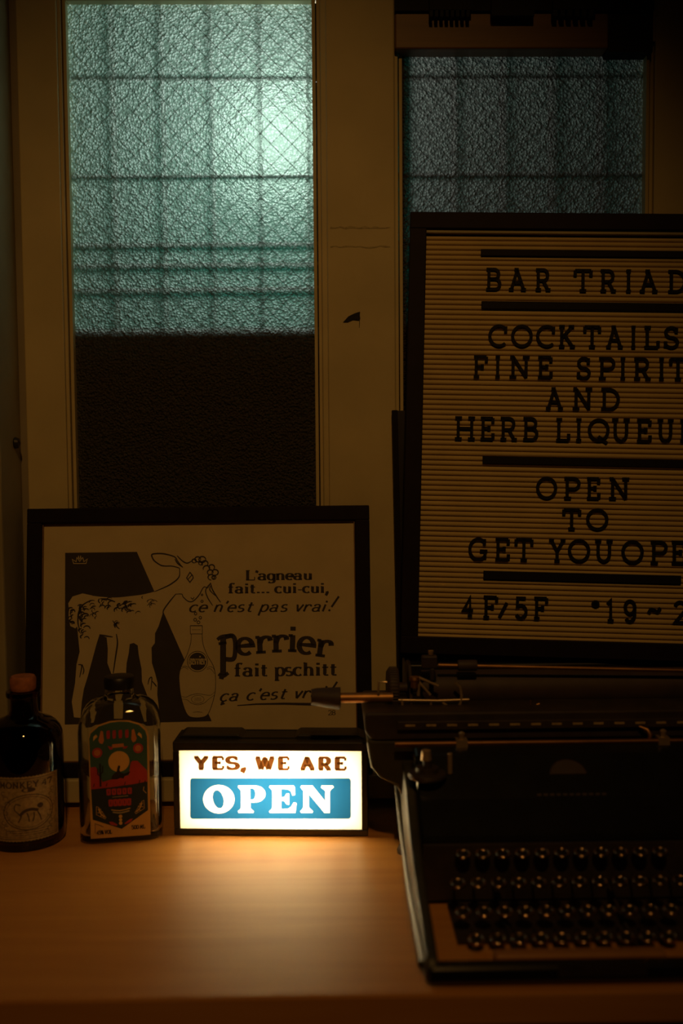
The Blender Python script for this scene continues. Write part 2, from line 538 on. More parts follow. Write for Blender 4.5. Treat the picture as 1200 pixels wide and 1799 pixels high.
ST = [(.16, 0), (.16, 1)]
G = {
    'A': [[(.08, 0), (.47, 1)], [(.45, 1), (.92, 0)], [(.22, .34), (.76, .34)], s_(-.08, .24, 0), s_(.74, 1.08, 0), s_(.28, .56, 1)],
    'B': [ST, [(0, 1), (.5, 1)] + arc(.5, .76, .28, .24, 90, -90) + [(.16, .52)], [(.16, .52), (.54, .52)] + arc(.54, .26, .32, .26, 90, -90) + [(0, 0)]],
    'C': [arc(.5, .5, .5, .5, 48, 312, 24), sv(.86, .66, .98)],
    'D': [ST, [(0, 1), (.4, 1)] + arc(.4, .5, .5, .5, 90, -90, 16) + [(0, 0)]],
    'E': [ST, [(0, 1), (.82, 1)], [(.16, .52), (.58, .52)], [(0, 0), (.84, 0)], sv(.82, 1, .74), sv(.84, 0, .28), sv(.56, .64, .40)],
    'F': [ST, [(0, 1), (.82, 1)], [(.16, .50), (.56, .50)], s_(0, .36, 0), sv(.82, 1, .72), sv(.56, .62, .38)],
    'G': [arc(.5, .5, .5, .5, 48, 325, 24), [(.9, .42), (.9, .04)], s_(.6, 1.04, .42), sv(.86, .68, 1)],
    'H': [ST, [(.84, 0), (.84, 1)], [(.16, .5), (.84, .5)], s_(0, .34, 0), s_(.66, 1, 0), s_(0, .34, 1), s_(.66, 1, 1)],
    'I': [ST, s_(-.02, .34, 0), s_(-.02, .34, 1)],
    'K': [ST, [(.16, .42), (.78, 1)], [(.34, .58), (.84, 0)], s_(0, .34, 0), s_(0, .34, 1), s_(.6, .94, 1), s_(.68, 1, 0)],
    'L': [ST, [(0, 0), (.8, 0)], sv(.8, 0, .32), s_(0, .36, 1)],
    'M': [[(.14, 0), (.14, 1)], [(.14, 1), (.5, .25)], [(.5, .25), (.86, 1)], [(.86, 1), (.86, 0)], s_(-.02, .3, 0), s_(.7, 1.02, 0), s_(-.02, .14, 1), s_(.86, 1.02, 1)],
    'N': [ST, [(.86, 0), (.86, 1)], [(.16, 1), (.86, 0)], s_(0, .2, 1), s_(.68, 1.04, 1), s_(-.02, .34, 0)],
    'O': [arc(.5, .5, .5, .5, 0, 360, 30)],
    'P': [ST, [(0, 1), (.5, 1)] + arc(.5, .73, .32, .27, 90, -90) + [(.16, .46)], s_(0, .38, 0)],
    'Q': [arc(.5, .5, .5, .5, 0, 360, 30), [(.48, .2), (.95, -.12)]],
    'R': [ST, [(0, 1), (.5, 1)] + arc(.5, .73, .30, .27, 90, -90) + [(.16, .46)], [(.5, .46), (.82, 0)], s_(0, .36, 0), s_(.68, 1, 0)],
    'S': [arc(.44, .75, .38, .25, 35, 270, 14) + arc(.44, .25, .42, .25, 90, -145, 14)[1:], sv(.78, .72, 1), sv(.05, 0, .3)],
    'T': [[(.5, 0), (.5, 1)], [(0, 1), (1, 1)], sv(0, 1, .7), sv(1, 1, .7), s_(.3, .7, 0)],
    'U': [[(.16, 1), (.16, .36)] + arc(.5, .36, .34, .36, 180, 360) + [(.84, 1)], s_(-.02, .34, 1), s_(.66, 1.02, 1)],
    'V': [[(.1, 1), (.5, 0)], [(.5, 0), (.9, 1)], s_(-.04, .26, 1), s_(.74, 1.04, 1)],
    'W': [[(.06, 1), (.36, 0)], [(.36, 0), (.68, .92)], [(.68, .92), (.99, 0)], [(.99, 0), (1.3, 1)], s_(-.1, .24, 1), s_(1.12, 1.46, 1), s_(.54, .8, .95)],
    'Y': [[(.08, 1), (.5, .46)], [(.5, .46), (.92, 1)], [(.5, .46), (.5, 0)], s_(-.08, .26, 1), s_(.74, 1.08, 1), s_(.32, .68, 0)],
    '0': [arc(.4, .5, .4, .5, 0, 360, 24)],
    '1': [[(.15, .82), (.45, 1), (.45, 0)], s_(.18, .74, 0)],
    '2': [arc(.43, .7, .4, .3, 160, -30) + [(.05, 0), (.88, 0)], sv(.88, 0, .22)],
    '4': [[(.62, 0), (.62, 1), (.04, .3), (.9, .3)], s_(.42, .82, 0)],
    '5': [[(.8, 1), (.14, 1), (.11, .56)] + arc(.42, .32, .42, .32, 125, -150)],
    '7': [[(0, .8), (0, 1), (.85, 1), (.36, 0)]],
    '8': [arc(.42, .75, .32, .25, 0, 360, 18), arc(.42, .25, .4, .25, 0, 360, 18)],
    '9': [arc(.45, .68, .4, .32, 0, 360, 20), [(.85, .68), (.85, .34)] + arc(.45, .34, .4, .34, 0, -140, 12)[1:]],
    '%': [arc(.2, .75, .2, .24, 0, 360, 14), arc(.8, .25, .2, .24, 0, 360, 14), [(.15, 0), (.85, 1)]],
    '/': [[(0, 0), (.62, 1)]],
    '*': [[(.5, 0), (.5, 1)], [(.07, .25), (.93, .75)], [(.07, .75), (.93, .25)]],
    '~': [spline([(0, .1), (.22, .55), (.5, .45), (.78, .3), (1, .75)], 5)],
    ',': [[(.12, .14), (.15, .0), (.02, -.30)]],
    '.': [[(.15, -.02), (.15, .12)]],
    "'": [[(.12, 1), (.04, .76)]],
    '-': [[(0, .3), (.34, .3)]],
    '!': [[(.12, .30), (.30, 1.15)], [(.06, -.02), (.09, .10)]],
    'a': [arc(.32, .44, .24, .20, 165, 0) + [(.56, .06), (.72, .02)], arc(.32, .18, .26, .18, 35, 330, 14)],
    'c': [arc(.36, .32, .32, .32, 45, 315, 16)],
    'ç': [arc(.36, .32, .32, .32, 45, 315, 16), [(.36, 0), (.30, -.14), (.42, -.22), (.24, -.32)]],
    'e': [[(.06, .34), (.66, .34)] + arc(.36, .32, .30, .32, 5, 310, 18)],
    'f': [arc(.5, .8, .2, .2, 40, 180, 8) + [(.3, 0)], [(.08, .62), (.54, .62)], s_(.1, .52, .02)],
    'g': [arc(.32, .32, .28, .32, 0, 360, 20), [(.6, .64), (.6, -.1)] + arc(.33, -.1, .27, .22, 0, -150, 10)[1:]],
    'h': [[(.14, 0), (.14, 1)], [(.14, .36)] + arc(.38, .40, .24, .24, 160, 0, 10) + [(.62, 0)], s_(-.02, .3, .02), s_(.46, .78, .02), s_(-.02, .14, .98)],
    'i': [[(.2, 0), (.2, .64)], [(.2, .82), (.2, .98)], s_(.04, .2, .62), s_(.04, .36, .02)],
    'n': [[(.14, 0), (.14, .64)], [(.14, .36)] + arc(.38, .40, .24, .24, 160, 0, 10) + [(.62, 0)], s_(-.02, .3, .02), s_(.46, .78, .02), s_(-.02, .14, .62)],
    'o': [arc(.36, .32, .32, .32, 0, 360, 22)],
    'p': [[(.16, -.36), (.16, .64)], arc(.42, .32, .28, .32, 155, -155, 20), s_(0, .16, .62), s_(0, .36, -.36)],
    'r': [[(.16, 0), (.16, .64)], [(.16, .34)] + arc(.42, .36, .24, .26, 150, 45, 8), [(.56, .58), (.58, .46)], s_(0, .16, .62), s_(0, .38, .02)],
    's': [arc(.3, .48, .22, .16, 40, 270, 10) + arc(.3, .16, .25, .16, 90, -145, 10)[1:]],
    't': [[(.24, .86), (.24, .14)] + arc(.40, .14, .16, .13, 180, 310, 6), [(.04, .62), (.5, .62)]],
    'u': [[(.14, .64), (.14, .2)] + arc(.37, .2, .23, .2, 180, 350, 10) + [(.6, .3)], [(.6, .64), (.6, 0)], s_(0, .14, .62), s_(.46, .6, .62), s_(.6, .74, .02)],
    'v': [[(.06, .64), (.32, 0)], [(.32, 0), (.58, .64)], s_(-.04, .18, .62), s_(.46, .70, .62)],
}


def glyph_strokes(ch, serifs=True):
    r = []
    for g in G[ch]:
        if isinstance(g, tuple):
            if serifs:
                r.append((g[1], True))
        else:
            r.append((g, False))
    return r


def glyph_box(ch, serifs=True):
    xs = [p[0] for g, s in glyph_strokes(ch, serifs) for p in g]
    ys = [p[1] for g, s in glyph_strokes(ch, serifs) for p in g]
    return min(xs), max(xs), min(ys), max(ys)


def put_glyph(mb, ch, tf, fn, thick, thin, serif, depth=None, serifs=True, mi=0):
    """tf maps glyph space to 2D; widths are in the 2D space"""
    for g, is_s in glyph_strokes(ch, serifs):
        pts = [tf(x, y) for x, y in g]
        if is_s:
            w = lambda m, t: serif
        else:
            w = lambda m, t: thin + (thick - thin) * min(1, abs(m[0]) ** 1.3)
        closed = len(pts) > 8 and math.hypot(pts[0][0] - pts[-1][0], pts[0][1] - pts[-1][1]) < 1e-6
        if closed:
            pts = pts[:-1]
        mb.stroke(pts, w, fn, depth, mi, closed)


def put_text(mb, s, x0, x1, base, height, fn, thick, thin, serif=None, serifs=True, shear=0, gap=.16, space=.42, depth=None,
             slope=0, ysign=-1, mi=0):
    """one line fitted between x0 and x1; 2D space may be photo pixels (ysign -1) or metres (ysign 1)"""
    serif = thin if serif is None else serif
    cur, lay = 0, []
    for ch in s:
        if ch == ' ':
            cur += space
            continue
        b = glyph_box(ch, serifs)
        b = (b[0] - .14, b[1] + .14) if ch == '.' else b
        lay.append((ch, cur - b[0]))
        cur += b[1] - b[0] + gap
    total = cur - gap
    k = (x1 - x0) / total
    for ch, ox in lay:
        tf = lambda x, y, ox=ox: (x0 + (ox + x) * k + shear * y * height,
                                  base + ysign * y * height + slope * ((ox + x) / total))
        put_glyph(mb, ch, tf, fn, thick, thin, serif, depth, serifs, mi)


# ================================================================== THE SETTING
WY = 1.285         # room face of the window frames
GY = 1.303         # room face of the glass
structure(MB().box((-2.2, -1.2, -.80), (2.2, 1.55, -.75)).build('floor', 'floor'))
wb = MB()
wb.box((-2.2, 1.29, -.75), (2.2, 1.40, -.02))
wb.box((-2.2, 1.29, 1.10), (2.2, 1.40, 1.9))
wb.box((-2.2, 1.29, -.02), (-.384, 1.45, 1.10))
wb.box((.484, 1.29, -.02), (2.2, 1.40, 1.10))
structure(wb.build('wall_back', 'wall'))

# left post that stands proud of the windows
post = MB().box((-.62, 1.205, .052), (-.392, 1.289, 1.15)).build('trim_1', 'paint_old', bevel=.003)
structure(post)
nub = MB().lathe([(.0005, -.006), (.0055, -.005), (.0075, 0), (.006, .004), (.0005, .006)], 14, axis='X', c=(-.3905, 1.262, at_y(50, 778, 1.262).z))
nub.build('hinge_knuckle', 'black', post, smooth=40)

# window sill that carries the poster
structure(MB().box((-.62, 1.222, .0085), (.62, 1.289, .038)).build('trim_2', 'paint', bevel=.002))

# wide mullion between the windows
XL0, XL1 = at_y(52, 600, WY).x, at_y(126, 300, WY).x
GX0, GX1 = at_y(129, 450, GY).x, at_y(551.5, 450, GY).x
PX0, PX1 = at_y(575, 450, 1.279).x, at_y(694, 450, 1.279).x
mull = MB().box((PX0, 1.279, .038), (PX1, 1.33, 1.12)).build('trim_3', 'paint', bevel=.0015)
structure(mull)
crackx = at_y(634, 300, 1.279).x
cm = MB()
fn = lambda x, z, d: (x, 1.279 - d, z)
chip = [at_y(*p, 1.279) for p in ((603, 566), (612, 556), (622, 551), (631, 548), (633, 560), (631, 563), (620, 562), (611, 566))]
cm.prism([(p.x, p.z) for p in chip], fn, .0002, .0012)
cm.stroke([(at_y(631.5, y, 1.279).x + .0003 * math.sin(y), at_y(631, y, 1.279).z) for y in (548, 558, 566, 576)], lambda m, t: .0012 * (1 - .6 * t), fn, (.0002, .0009))
cm.build('torn_paint_flake', 'black_matte', mull)
# scuffs of old tape across the mullion
sc = MB()
for yy, w in ((399, .003), (433, .0022)):
    z = at_y(634, yy, 1.279).z
    sc.stroke([(PX0 + .004 + i * (PX1 - PX0 - .01) / 12, z + random.uniform(-.0016, .0016)) for i in range(13)],
              lambda m, t, w=w: w * random.uniform(.3, 1), lambda x, z, d: (x, 1.279 - d, z), (.0001, .0004))
sc.build('tape_scuff', 'scuff', mull)


def window(name, x0, x1, z0, z1, gx0, gx1, gz0, gz1, pane):
    root = bpy.data.objects.new(name, None)
    COL.objects.link(root)
    structure(root)
    fr = MB()
    fr.box((x0, WY, z0), (gx0 - .010, WY + .035, z1))
    fr.box((gx1 + .010, WY, z0), (x1, WY + .035, z1))
    fr.box((gx0 - .010, WY, gz1 + .008), (gx1 + .010, WY + .035, z1))
    fr.box((gx0 - .010, WY, z0), (gx1 + .010, WY + .035, gz0))
    fr.build('sash', 'paint', root, bevel=.0015)
    bd = MB()
    for a, b in ((gx0 - .010, gx0), (gx1, gx1 + .010)):
        bd.box((a, WY + .004, gz0), ((a + b) / 2 - .0007, WY + .03, gz1 + .008))
        bd.box(((a + b) / 2 + .0007, WY + .007, gz0), (b, WY + .03, gz1 + .008))
    bd.box((gx0, WY + .006, gz1), (gx1, WY + .03, gz1 + .008))
    bd.build('glazing_bead', 'paint', root, bevel=.0008)
    p = MB()
    v = [(gx0 - .004, GY, gz0 - .004), (gx1 + .004, GY, gz0 - .004), (gx1 + .004, GY, gz1 + .004), (gx0 - .004, GY, gz1 + .004)]
    v += [(x, GY + .0055, z) for x, _, z in v]
    p.add(v, [(0, 1, 2, 3)], 0)
    p.add(v, [(7, 6, 5, 4), (4, 5, 1, 0), (5, 6, 2, 1), (6, 7, 3, 2), (7, 4, 0, 3)], 1)
    p.build('pane', [pane, 'pane_back'], root)
    # diagonal wire cast into the pane
    w = MB()
    st = .0268
    W, H = gx1 - gx0, gz1 - gz0
    k = -H
    while k < W:
        for s in (1, -1):
            a = Vector((max(0, k), 0)) if True else None
            xa, xb = max(0, k), min(W, k + H)
            if xb - xa > .004:
                za, zb = xa - k, xb - k
                if s < 0:
                    za, zb = H - za, H - zb
                w.tube([(gx0 + xa, GY + .0016 + .0008 * (s > 0), gz0 + za), (gx0 + xb, GY + .0016 + .0008 * (s > 0), gz0 + zb)], .00038, 4, caps=False)
        k += st
    w.build('wire_mesh', 'wire', root)
    return root


ztop = at_y(340, 8, GY).z
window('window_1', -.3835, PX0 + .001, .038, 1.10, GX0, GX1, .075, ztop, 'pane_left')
RX0, RX1 = at_y(706, 300, GY).x, at_y(1129, 200, GY).x
zr = at_y(900, 95, GY).z
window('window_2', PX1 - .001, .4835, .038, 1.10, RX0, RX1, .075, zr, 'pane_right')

# brown board and dark lintel over the right window
zb0, zb1 = at_y(900, 86, 1.278).z, at_y(900, 22, 1.278).z
structure(MB().box((PX1 + .001, 1.277, zb0), (RX1 - .002 - .05, 1.33, zb1)).build('trim_4', 'brown_wood', bevel=.002))
structure(MB().box((PX1 + .001, 1.272, zb1), (RX1 + .004, 1.33, 1.12)).build('trim_5', 'black_matte'))
structure(MB().box((RX1 - .052, 1.2775, zb0 - .004), (RX1 + .004, 1.33, zb1 - .0005)).build('trim_6', 'black_matte'))
for px0, px1, pyb, teeth, which in ((755, 829, 29, 8, 'leftmost'), (864, 939, 27, 0, 'middle'), (972, 1048, 28, 6, 'rightmost')):
    a, b = at_y(px0, pyb, 1.262), at_y(px1, pyb, 1.262)
    m = MB()
    m.box((a.x, 1.262, a.z + (.008 if teeth else 0)), (b.x, 1.2715, 1.08))
    for k in range(teeth):
        w = (b.x - a.x) / teeth
        m.box((a.x + k * w, 1.262, a.z), (a.x + (k + .62) * w, 1.2715, a.z + .0085))
    tag(m.build('black_hanger', 'black_matte'), 'black toothed block hanging above the right window, %s of three' % which if teeth
        else 'black plain-edged block hanging above the right window, middle of three', 'block', 'black blocks over the right window')

# outside: parapet close behind the glass and the iron security grille
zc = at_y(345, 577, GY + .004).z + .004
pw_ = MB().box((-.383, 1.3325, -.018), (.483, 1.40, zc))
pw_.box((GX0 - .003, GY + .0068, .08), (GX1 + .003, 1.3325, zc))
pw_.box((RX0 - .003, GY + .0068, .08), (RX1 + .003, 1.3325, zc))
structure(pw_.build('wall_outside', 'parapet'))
gr = thing('security_grille', 'iron security grille showing as a grid of dark bars behind the frosted windows', 'grille', (0, 0, 0))
GRY = GY + .009
for yy in (142, 311, 429, 464, 506):
    z = at_y(345, yy, GRY).z
    MB().box((-.380, GRY - .002, z - .0017), (.47, GRY + .002, z + .0017)).build('crossbar', 'grille', gr)
xs = [at_y(p, 300, GRY).x for p in (210, 293, 375, 459, 541)]
step = (xs[-1] - xs[0]) / 4
k = -2
while xs[0] + k * step < .46:
    x = xs[0] + k * step
    k += 1
    if x < -.34:
        continue
    MB().box((x - .0014, GRY + .0021, zc + .002), (x + .0014, GRY + .0051, 1.10)).build('bar', 'grille', gr)

# ================================================================== TABLE
tb = thing('table', 'long wooden table with a plain light brown top under the windows', 'table', (0, 0, -.75))
TT = .028
MB().box((-1.1, .787, .75 - TT), (1.1, 1.276, .75)).build('tabletop', 'table', tb, bevel=.0025)
MB().box((-1.05, .83, .62), (1.05, .85, .75 - TT)).build('apron', 'table', tb)
for x in (-1.03, .98):
    for y in (.84, 1.20):
        MB().box((x, y, 0), (x + .05, y + .05, .75 - TT)).build('leg', 'table', tb, bevel=.003)

# ================================================================== FRAMED POSTER
pbl, ptl = at_y(41, 1362, 1.228), at_y(48.5, 893, 1.274)
pbr, ptr = at_y(655, 1362, 1.228), at_y(650, 888, 1.274)
PW = ((pbr - pbl).length + (ptr - ptl).length) / 2
zb = .0385
lean = math.atan2(1.274 - 1.228, (ptl.z + ptr.z) / 2 - zb)
PH = ((ptl.z + ptr.z) / 2 - zb) / math.cos(lean)
pcx = (pbl.x + pbr.x + ptl.x + ptr.x) / 4
PM = Matrix.Translation((pcx, 1.228, zb)) @ Matrix.Rotation(-lean, 4, 'X') @ Matrix.Rotation(-.12 * D2R, 4, 'Y')
po = thing('framed_poster', 'black framed drinks poster with a lamb and bottle drawing leaning on the window sill', 'poster', Mx=PM)
fw = .0190
fr = MB()
hw = PW / 2
for a, b in (((-hw, 0, 0), (hw, .016, fw)), ((-hw, 0, PH - fw), (hw, .016, PH)), ((-hw, .0002, fw - .0005), (-hw + fw, .016, PH - fw + .0005)), ((hw - fw, .0002, fw - .0005), (hw, .016, PH - fw + .0005))):
    fr.box(a, b)
fr.build('frame', 'frame_black', po, bevel=.0014)
lip = MB()
t = .0012
for a, b in (((-hw + fw, .004, fw), (hw - fw, .008, fw + t)), ((-hw + fw, .004, PH - fw - t), (hw - fw, .008, PH - fw)), ((-hw + fw, .004, fw), (-hw + fw + t, .008, PH - fw)), ((hw - fw - t, .004, fw), (hw - fw, .008, PH - fw))):
    lip.box(a, b)
lip.build('inner_lip', 'brown_wood', po)
MB().box((-hw + .004, .0125, .004), (hw - .004, .0155, PH - .004)).build('backing_board', 'brown_wood', po)
sheet = MB().box((-hw + .008, .0075, .008), (hw - .008, .0090, PH - .008)).build('print_sheet', 'paper', po)


def pm(px, py, off):
    x, z = on_plane(px, py, PM, .0075)
    return (x, .0075 - off, z)


c7 = lambda x, y: (100 + x * .25, 950 + y * .25)
g0 = lambda x, y: pm(*c7(x, y), .00012)
g1 = lambda x, y: pm(*c7(x, y), .00024)
g2 = lambda x, y: pm(*c7(x, y), .00036)
g3 = lambda x, y: pm(*c7(x, y), .00048)
MB().poly([(58, 85), (562, 78), (1088, 1268), (55, 1292)], g0).build('black_ground', 'ink', sheet)
body = [(85, 480), (80, 440), (110, 392), (180, 370), (250, 385), (330, 393), (420, 396), (520, 386), (600, 376), (680, 358), (780, 320),
        (850, 340), (832, 372), (785, 435), (750, 482), (742, 515), (715, 600), (690, 650), (688, 720), (665, 750), (668, 860), (690, 930),
        (708, 1000), (705, 1080), (715, 1160), (722, 1240), (665, 1245), (640, 1100), (598, 990), (595, 900), (575, 800), (568, 735),
        (540, 718), (512, 726), (505, 790), (490, 860), (485, 950), (480, 1000), (470, 1080), (462, 1240), (400, 1240), (396, 1050),
        (385, 940), (355, 860), (358, 760), (350, 680), (300, 660), (280, 720), (245, 850), (215, 960), (190, 1040), (175, 1130),
        (166, 1245), (120, 1240), (105, 1130), (128, 1000), (138, 870), (160, 780), (150, 680), (143, 602), (130, 616), (95, 600), (82, 540)]
lam = MB().poly(body, g1)
bottle = spline([(945, 655), (940, 720), (915, 800), (876, 880), (860, 940), (861, 1000), (870, 1080), (890, 1160), (920, 1225), (960, 1242),
                 (1020, 1240), (1060, 1220), (1090, 1150), (1112, 1060), (1115, 960), (1100, 880), (1060, 810), (1028, 730), (1020, 655)], 3)
lam.poly(bottle + [(1022, 597), (937, 597)], g1)
lam.build('pale_figure', 'paper', sheet)

ln = MB()
W1 = lambda w: (lambda m, t: w)
TP = lambda w: (lambda m, t: w * (.35 + .65 * math.sin(math.pi * min(1, max(0, .1 + .8 * t)))))
for pts, w in (
        ([(882, 186), (850, 145), (825, 112), (755, 92), (700, 90), (668, 97), (672, 120), (690, 145), (740, 175), (810, 178), (862, 192)], 10),
        ([(862, 192), (858, 255), (800, 305), (740, 335), (685, 358)], 9), ([(830, 128), (850, 160), (886, 186)], 9),
        ([(845, 105), (880, 140), (915, 157), (950, 140)], 9),
        ([(1080, 295), (1062, 330), (1032, 326), (1000, 380), (960, 422), (925, 426), (888, 395), (878, 375), (835, 375)], 7),
        ([(940, 398), (955, 410), (965, 395)], 6), ([(835, 375), (790, 430), (752, 484), (745, 515)], 9),
        ([(1080, 295), (1092, 340), (1118, 385), (1150, 432)], 9), ([(1078, 300), (1046, 345), (1060, 400), (1095, 455)], 8),
        ([(1085, 310), (1075, 345), (1112, 385)], 7),
        ([(298, 660), (340, 668), (392, 676)], 11), ([(418, 655), (426, 720), (412, 820), (396, 930)], 11),
        ([(240, 418), (185, 450), (155, 500), (148, 570), (158, 620)], 12), ([(160, 480), (175, 520), (165, 600)], 8),
        ([(250, 385), (330, 393), (420, 396), (520, 386), (600, 376), (680, 358)], 5),
        ([(305, 408), (360, 412), (410, 430)], 12), ([(420, 470), (470, 440), (530, 425)], 7), ([(392, 560), (418, 600), (440, 620)], 8),
        ([(938, 655), (1022, 655)], 4), ([(937, 597), (1022, 597)], 6), ([(937, 597), (938, 655)], 4), ([(1022, 597), (1022, 655)], 4),
        ([(876, 884), (905, 880), (925, 895)], 3), ([(1052, 895), (1075, 885), (1100, 895), (1112, 925)], 3),
        ([(868, 905), (895, 888), (922, 905)], 3), ([(1052, 905), (1080, 900), (1108, 935)], 3),
        ([(872, 1090), (905, 1100), (940, 1085), (990, 1075), (1040, 1082), (1080, 1085), (1108, 1062)], 3),
        ([(876, 1112), (915, 1118), (945, 1140), (990, 1152), (1035, 1140), (1065, 1115), (1106, 1085)], 3),
        ([(958, 1206), (990, 1202), (1025, 1206)], 3), ([(950, 625), (1010, 625)], 2),
        ([(640, 1010), (650, 970), (668, 965), (660, 1050)], 8), ([(668, 985), (690, 1010), (700, 1025)], 9),
        ([(150, 870), (175, 880), (160, 960)], 9), ([(178, 868), (190, 910), (182, 940)], 8)):
    ln.stroke(spline(pts, 5), TP(w) if len(pts) > 2 else W1(w), g2)
lamb_ln, ln = ln, MB()
ln.stroke(bottle, W1(4), g2)
bott_ln, ln = ln, lamb_ln
ln.stroke([(935, 222), (918, 250), (912, 262), (935, 292), (958, 262), (955, 245)], W1(7), g2, closed=True)
ln.stroke([(922, 270), (950, 240)], W1(6), g2)
lamb_outline, ln = ln, MB()
for cx, cy, r in ((965, 142, 15), (990, 130, 20), (1022, 132, 24), (1040, 160, 22), (1052, 196, 24), (1088, 186, 20), (1078, 222, 20), (1112, 222, 22), (1084, 256, 22), (1104, 258, 14), (1010, 158, 13)):
    ln.stroke(arc(cx, cy, r, r * .9, random.uniform(0, 180), random.uniform(300, 480), 16), TP(9), g2)
ln.build('forelock_curls', 'ink', sheet)
ln = MB()
rr = random.Random(3)


def curls(x0, x1, y0, y1, n, w=7, r0=12, r1=26):
    for _ in range(n):
        x, y, r = rr.uniform(x0, x1), rr.uniform(y0, y1), rr.uniform(r0, r1)
        a = rr.uniform(100, 200)
        ln.stroke(arc(x, y, r, r * .8, a, a + rr.uniform(110, 190), 9), TP(w * rr.uniform(.7, 1.3)), g2)


curls(90, 120, 480, 590, 12, 9, 10, 18)
curls(165, 215, 450, 690, 26, 9, 12, 24)
curls(245, 300, 430, 560, 10)
curls(310, 385, 415, 480, 10, 8)
curls(415, 550, 430, 510, 24, 8)
curls(400, 440, 540, 600, 6)
curls(600, 695, 395, 465, 8, 6)
curls(550, 580, 490, 530, 2, 5)
ln.build('wool_curls', 'ink', sheet)
lamb_outline.build('lamb_linework', 'ink', sheet)
ln = bott_ln
for x, y, r in ((975, 512, 9), (1008, 540, 9), (972, 555, 10), (995, 573, 10), (1020, 425, 8), (1020, 380, 6)):
    ln.stroke(oval(x, y, r, r, 14), W1(5), g2, closed=True)
ln.poly(oval(988, 848, 61, 62), g2)
ln.stroke(oval(988, 848, 71, 72), W1(4), g2, closed=True)
ln.stroke(oval(990, 1114, 44, 28), W1(2.5), g2, closed=True)
for k in range(3):
    ln.stroke([(965, 1104 + k * 10), (1015, 1104 + k * 10)], W1(2), g2)
ln.build('bottle_linework', 'ink', sheet)
em = MB()
put_text(em, 'perrier', 932, 1044, 868, 60, g3, 10, 6, gap=.1)
em.build('badge_lettering', 'paper', sheet)
em = MB()
em.stroke([(108, 130), (118, 160), (205, 160), (214, 128), (190, 148), (182, 118), (160, 145), (140, 118), (135, 148)], W1(5), g1, closed=True)
put_text(em, 'AA', 146, 174, 130, 24, g1, 4, 4)
em.build('crown_mark', 'paper', sheet)

tx = MB()
q = lambda x, y: pm(x, y, .00024)
put_text(tx, "L'agneau", 432, 548, 1019, 16.5, q, 5.4, 1.6, 1.7, slope=-1)
put_text(tx, "fait... cui-cui,", 401, 575, 1042, 17, q, 5.2, 1.6, 1.7, slope=-1)
put_text(tx, "ce n'est pas vrai", 332, 567, 1075, 19, q, 3.7, 1.7, serifs=False, shear=.42, slope=-1, gap=.26, space=.5)
put_text(tx, '!', 578, 584, 1073, 22, q, 3.6, 3.4, serifs=False, shear=.45)
put_text(tx, 'fait pschitt', 412, 591, 1188, 22.5, q, 6.2, 1.9, 2.0, slope=-2)
put_text(tx, "ça c'est vrai", 386, 566, 1232, 20, q, 4.0, 1.8, serifs=False, shear=.42, slope=-7, gap=.26, space=.5)
put_text(tx, '!', 576, 581, 1223, 22, q, 3.6, 3.4, serifs=False, shear=.45)
tx.stroke([(417, 1239.5), (450, 1237), (500, 1236.2), (558, 1237.5)], lambda m, t: 1.5 + 3.5 * t, q)
put_text(tx, '28', 577, 589, 1256, 8, q, 1.4, .9)
for ch, x0, x1, base, rot in (('e', 419, 445, 1149.5, 5), ('r', 450, 476.5, 1146.5, 3), ('r', 478, 504.5, 1144.6, 1), ('i', 506, 521, 1144, -2), ('e', 524.5, 550, 1148, -5), ('r', 554, 580, 1153, -7)):
    b = glyph_box(ch)
    k = (x1 - x0) / (b[1] - b[0])
    cx = (x0 + x1) / 2
    c, s = math.cos(rot * D2R), math.sin(rot * D2R)

    def tf(x, y, b=b, k=k, x0=x0, base=base, cx=cx, c=c, s=s):
        X, Y = x0 + (x - b[0]) * k - cx, y * 44
        return cx + X * c - Y * s, base - (X * s + Y * c)
    put_glyph(tx, ch, tf, q, 9.4, 5.0, 5.0)
for pts, w in (([(392, 1120), (392, 1186)], 10.5), ([(382, 1124), (388, 1119), (398, 1117), (410, 1118)], 6), ([(384, 1131), (398, 1129)], 5),
               ([(396, 1119), (408, 1117), (413, 1126), (413, 1148), (409, 1158), (396, 1158)], 8), ([(384, 1184), (392, 1188), (401, 1182)], 6), ([(385, 1190), (393, 1192)], 4)):
    tx.stroke(spline(pts, 4), W1(w), q)
tx.build('lettering', 'ink', sheet)

# ================================================================== LETTER BOARD
O = at_y(721, 371.5, 1.245)
BM = Matrix.Translation(O) @ (Matrix.Rotation(-3.5772 * D2R, 4, 'Z') @ Matrix.Rotation(-6.5957 * D2R, 4, 'X') @ Matrix.Rotation(1.5849 * D2R, 4, 'Y'))
BW, BH, BF = .432, .541, .0205
# the empty sits at the foot of the board; local z runs up from there
BASE = BM @ Matrix.Translation((BW / 2, 0, -BH))
BL = lambda x, y, z: (x - BW / 2, y, z + BH)          # board (from the top left corner) -> local
lb = thing('letter_board', 'cream ribbed letter board in a black frame with a bar menu in black letters', 'letter board', Mx=BASE)
f_ = MB()
for a, b in (((0, 0, -BF), (BW, .018, 0)), ((0, 0, -BH), (BW, .018, -BH + BF)), ((0, .0002, -BH + BF - .0003), (BF, .018, -BF + .0003)), ((BW - BF, .0002, -BH + BF - .0003), (BW, .018, -BF + .0003))):
    f_.box(BL(*a), BL(*b))
f_.build('frame', 'frame_black', lb, bevel=.001)
MB().box(BL(.003, .0155, -BH + .003), BL(BW - .003, .0175, -.003)).build('backing_board', 'black_matte', lb)
rib = MB()
pitch = .00622
z = -BF + .001
prof = [(.014, z)]
while z > -BH + BF:
    prof += [(.0108, z - .0008), (.0101, z - .0020), (.0100, z - .0031), (.0101, z - .0042), (.0108, z - pitch + .0010), (.0140, z - pitch + .0003), (.0140, z - pitch - .0002)]
    z -= pitch
prof.append((.0155, z))
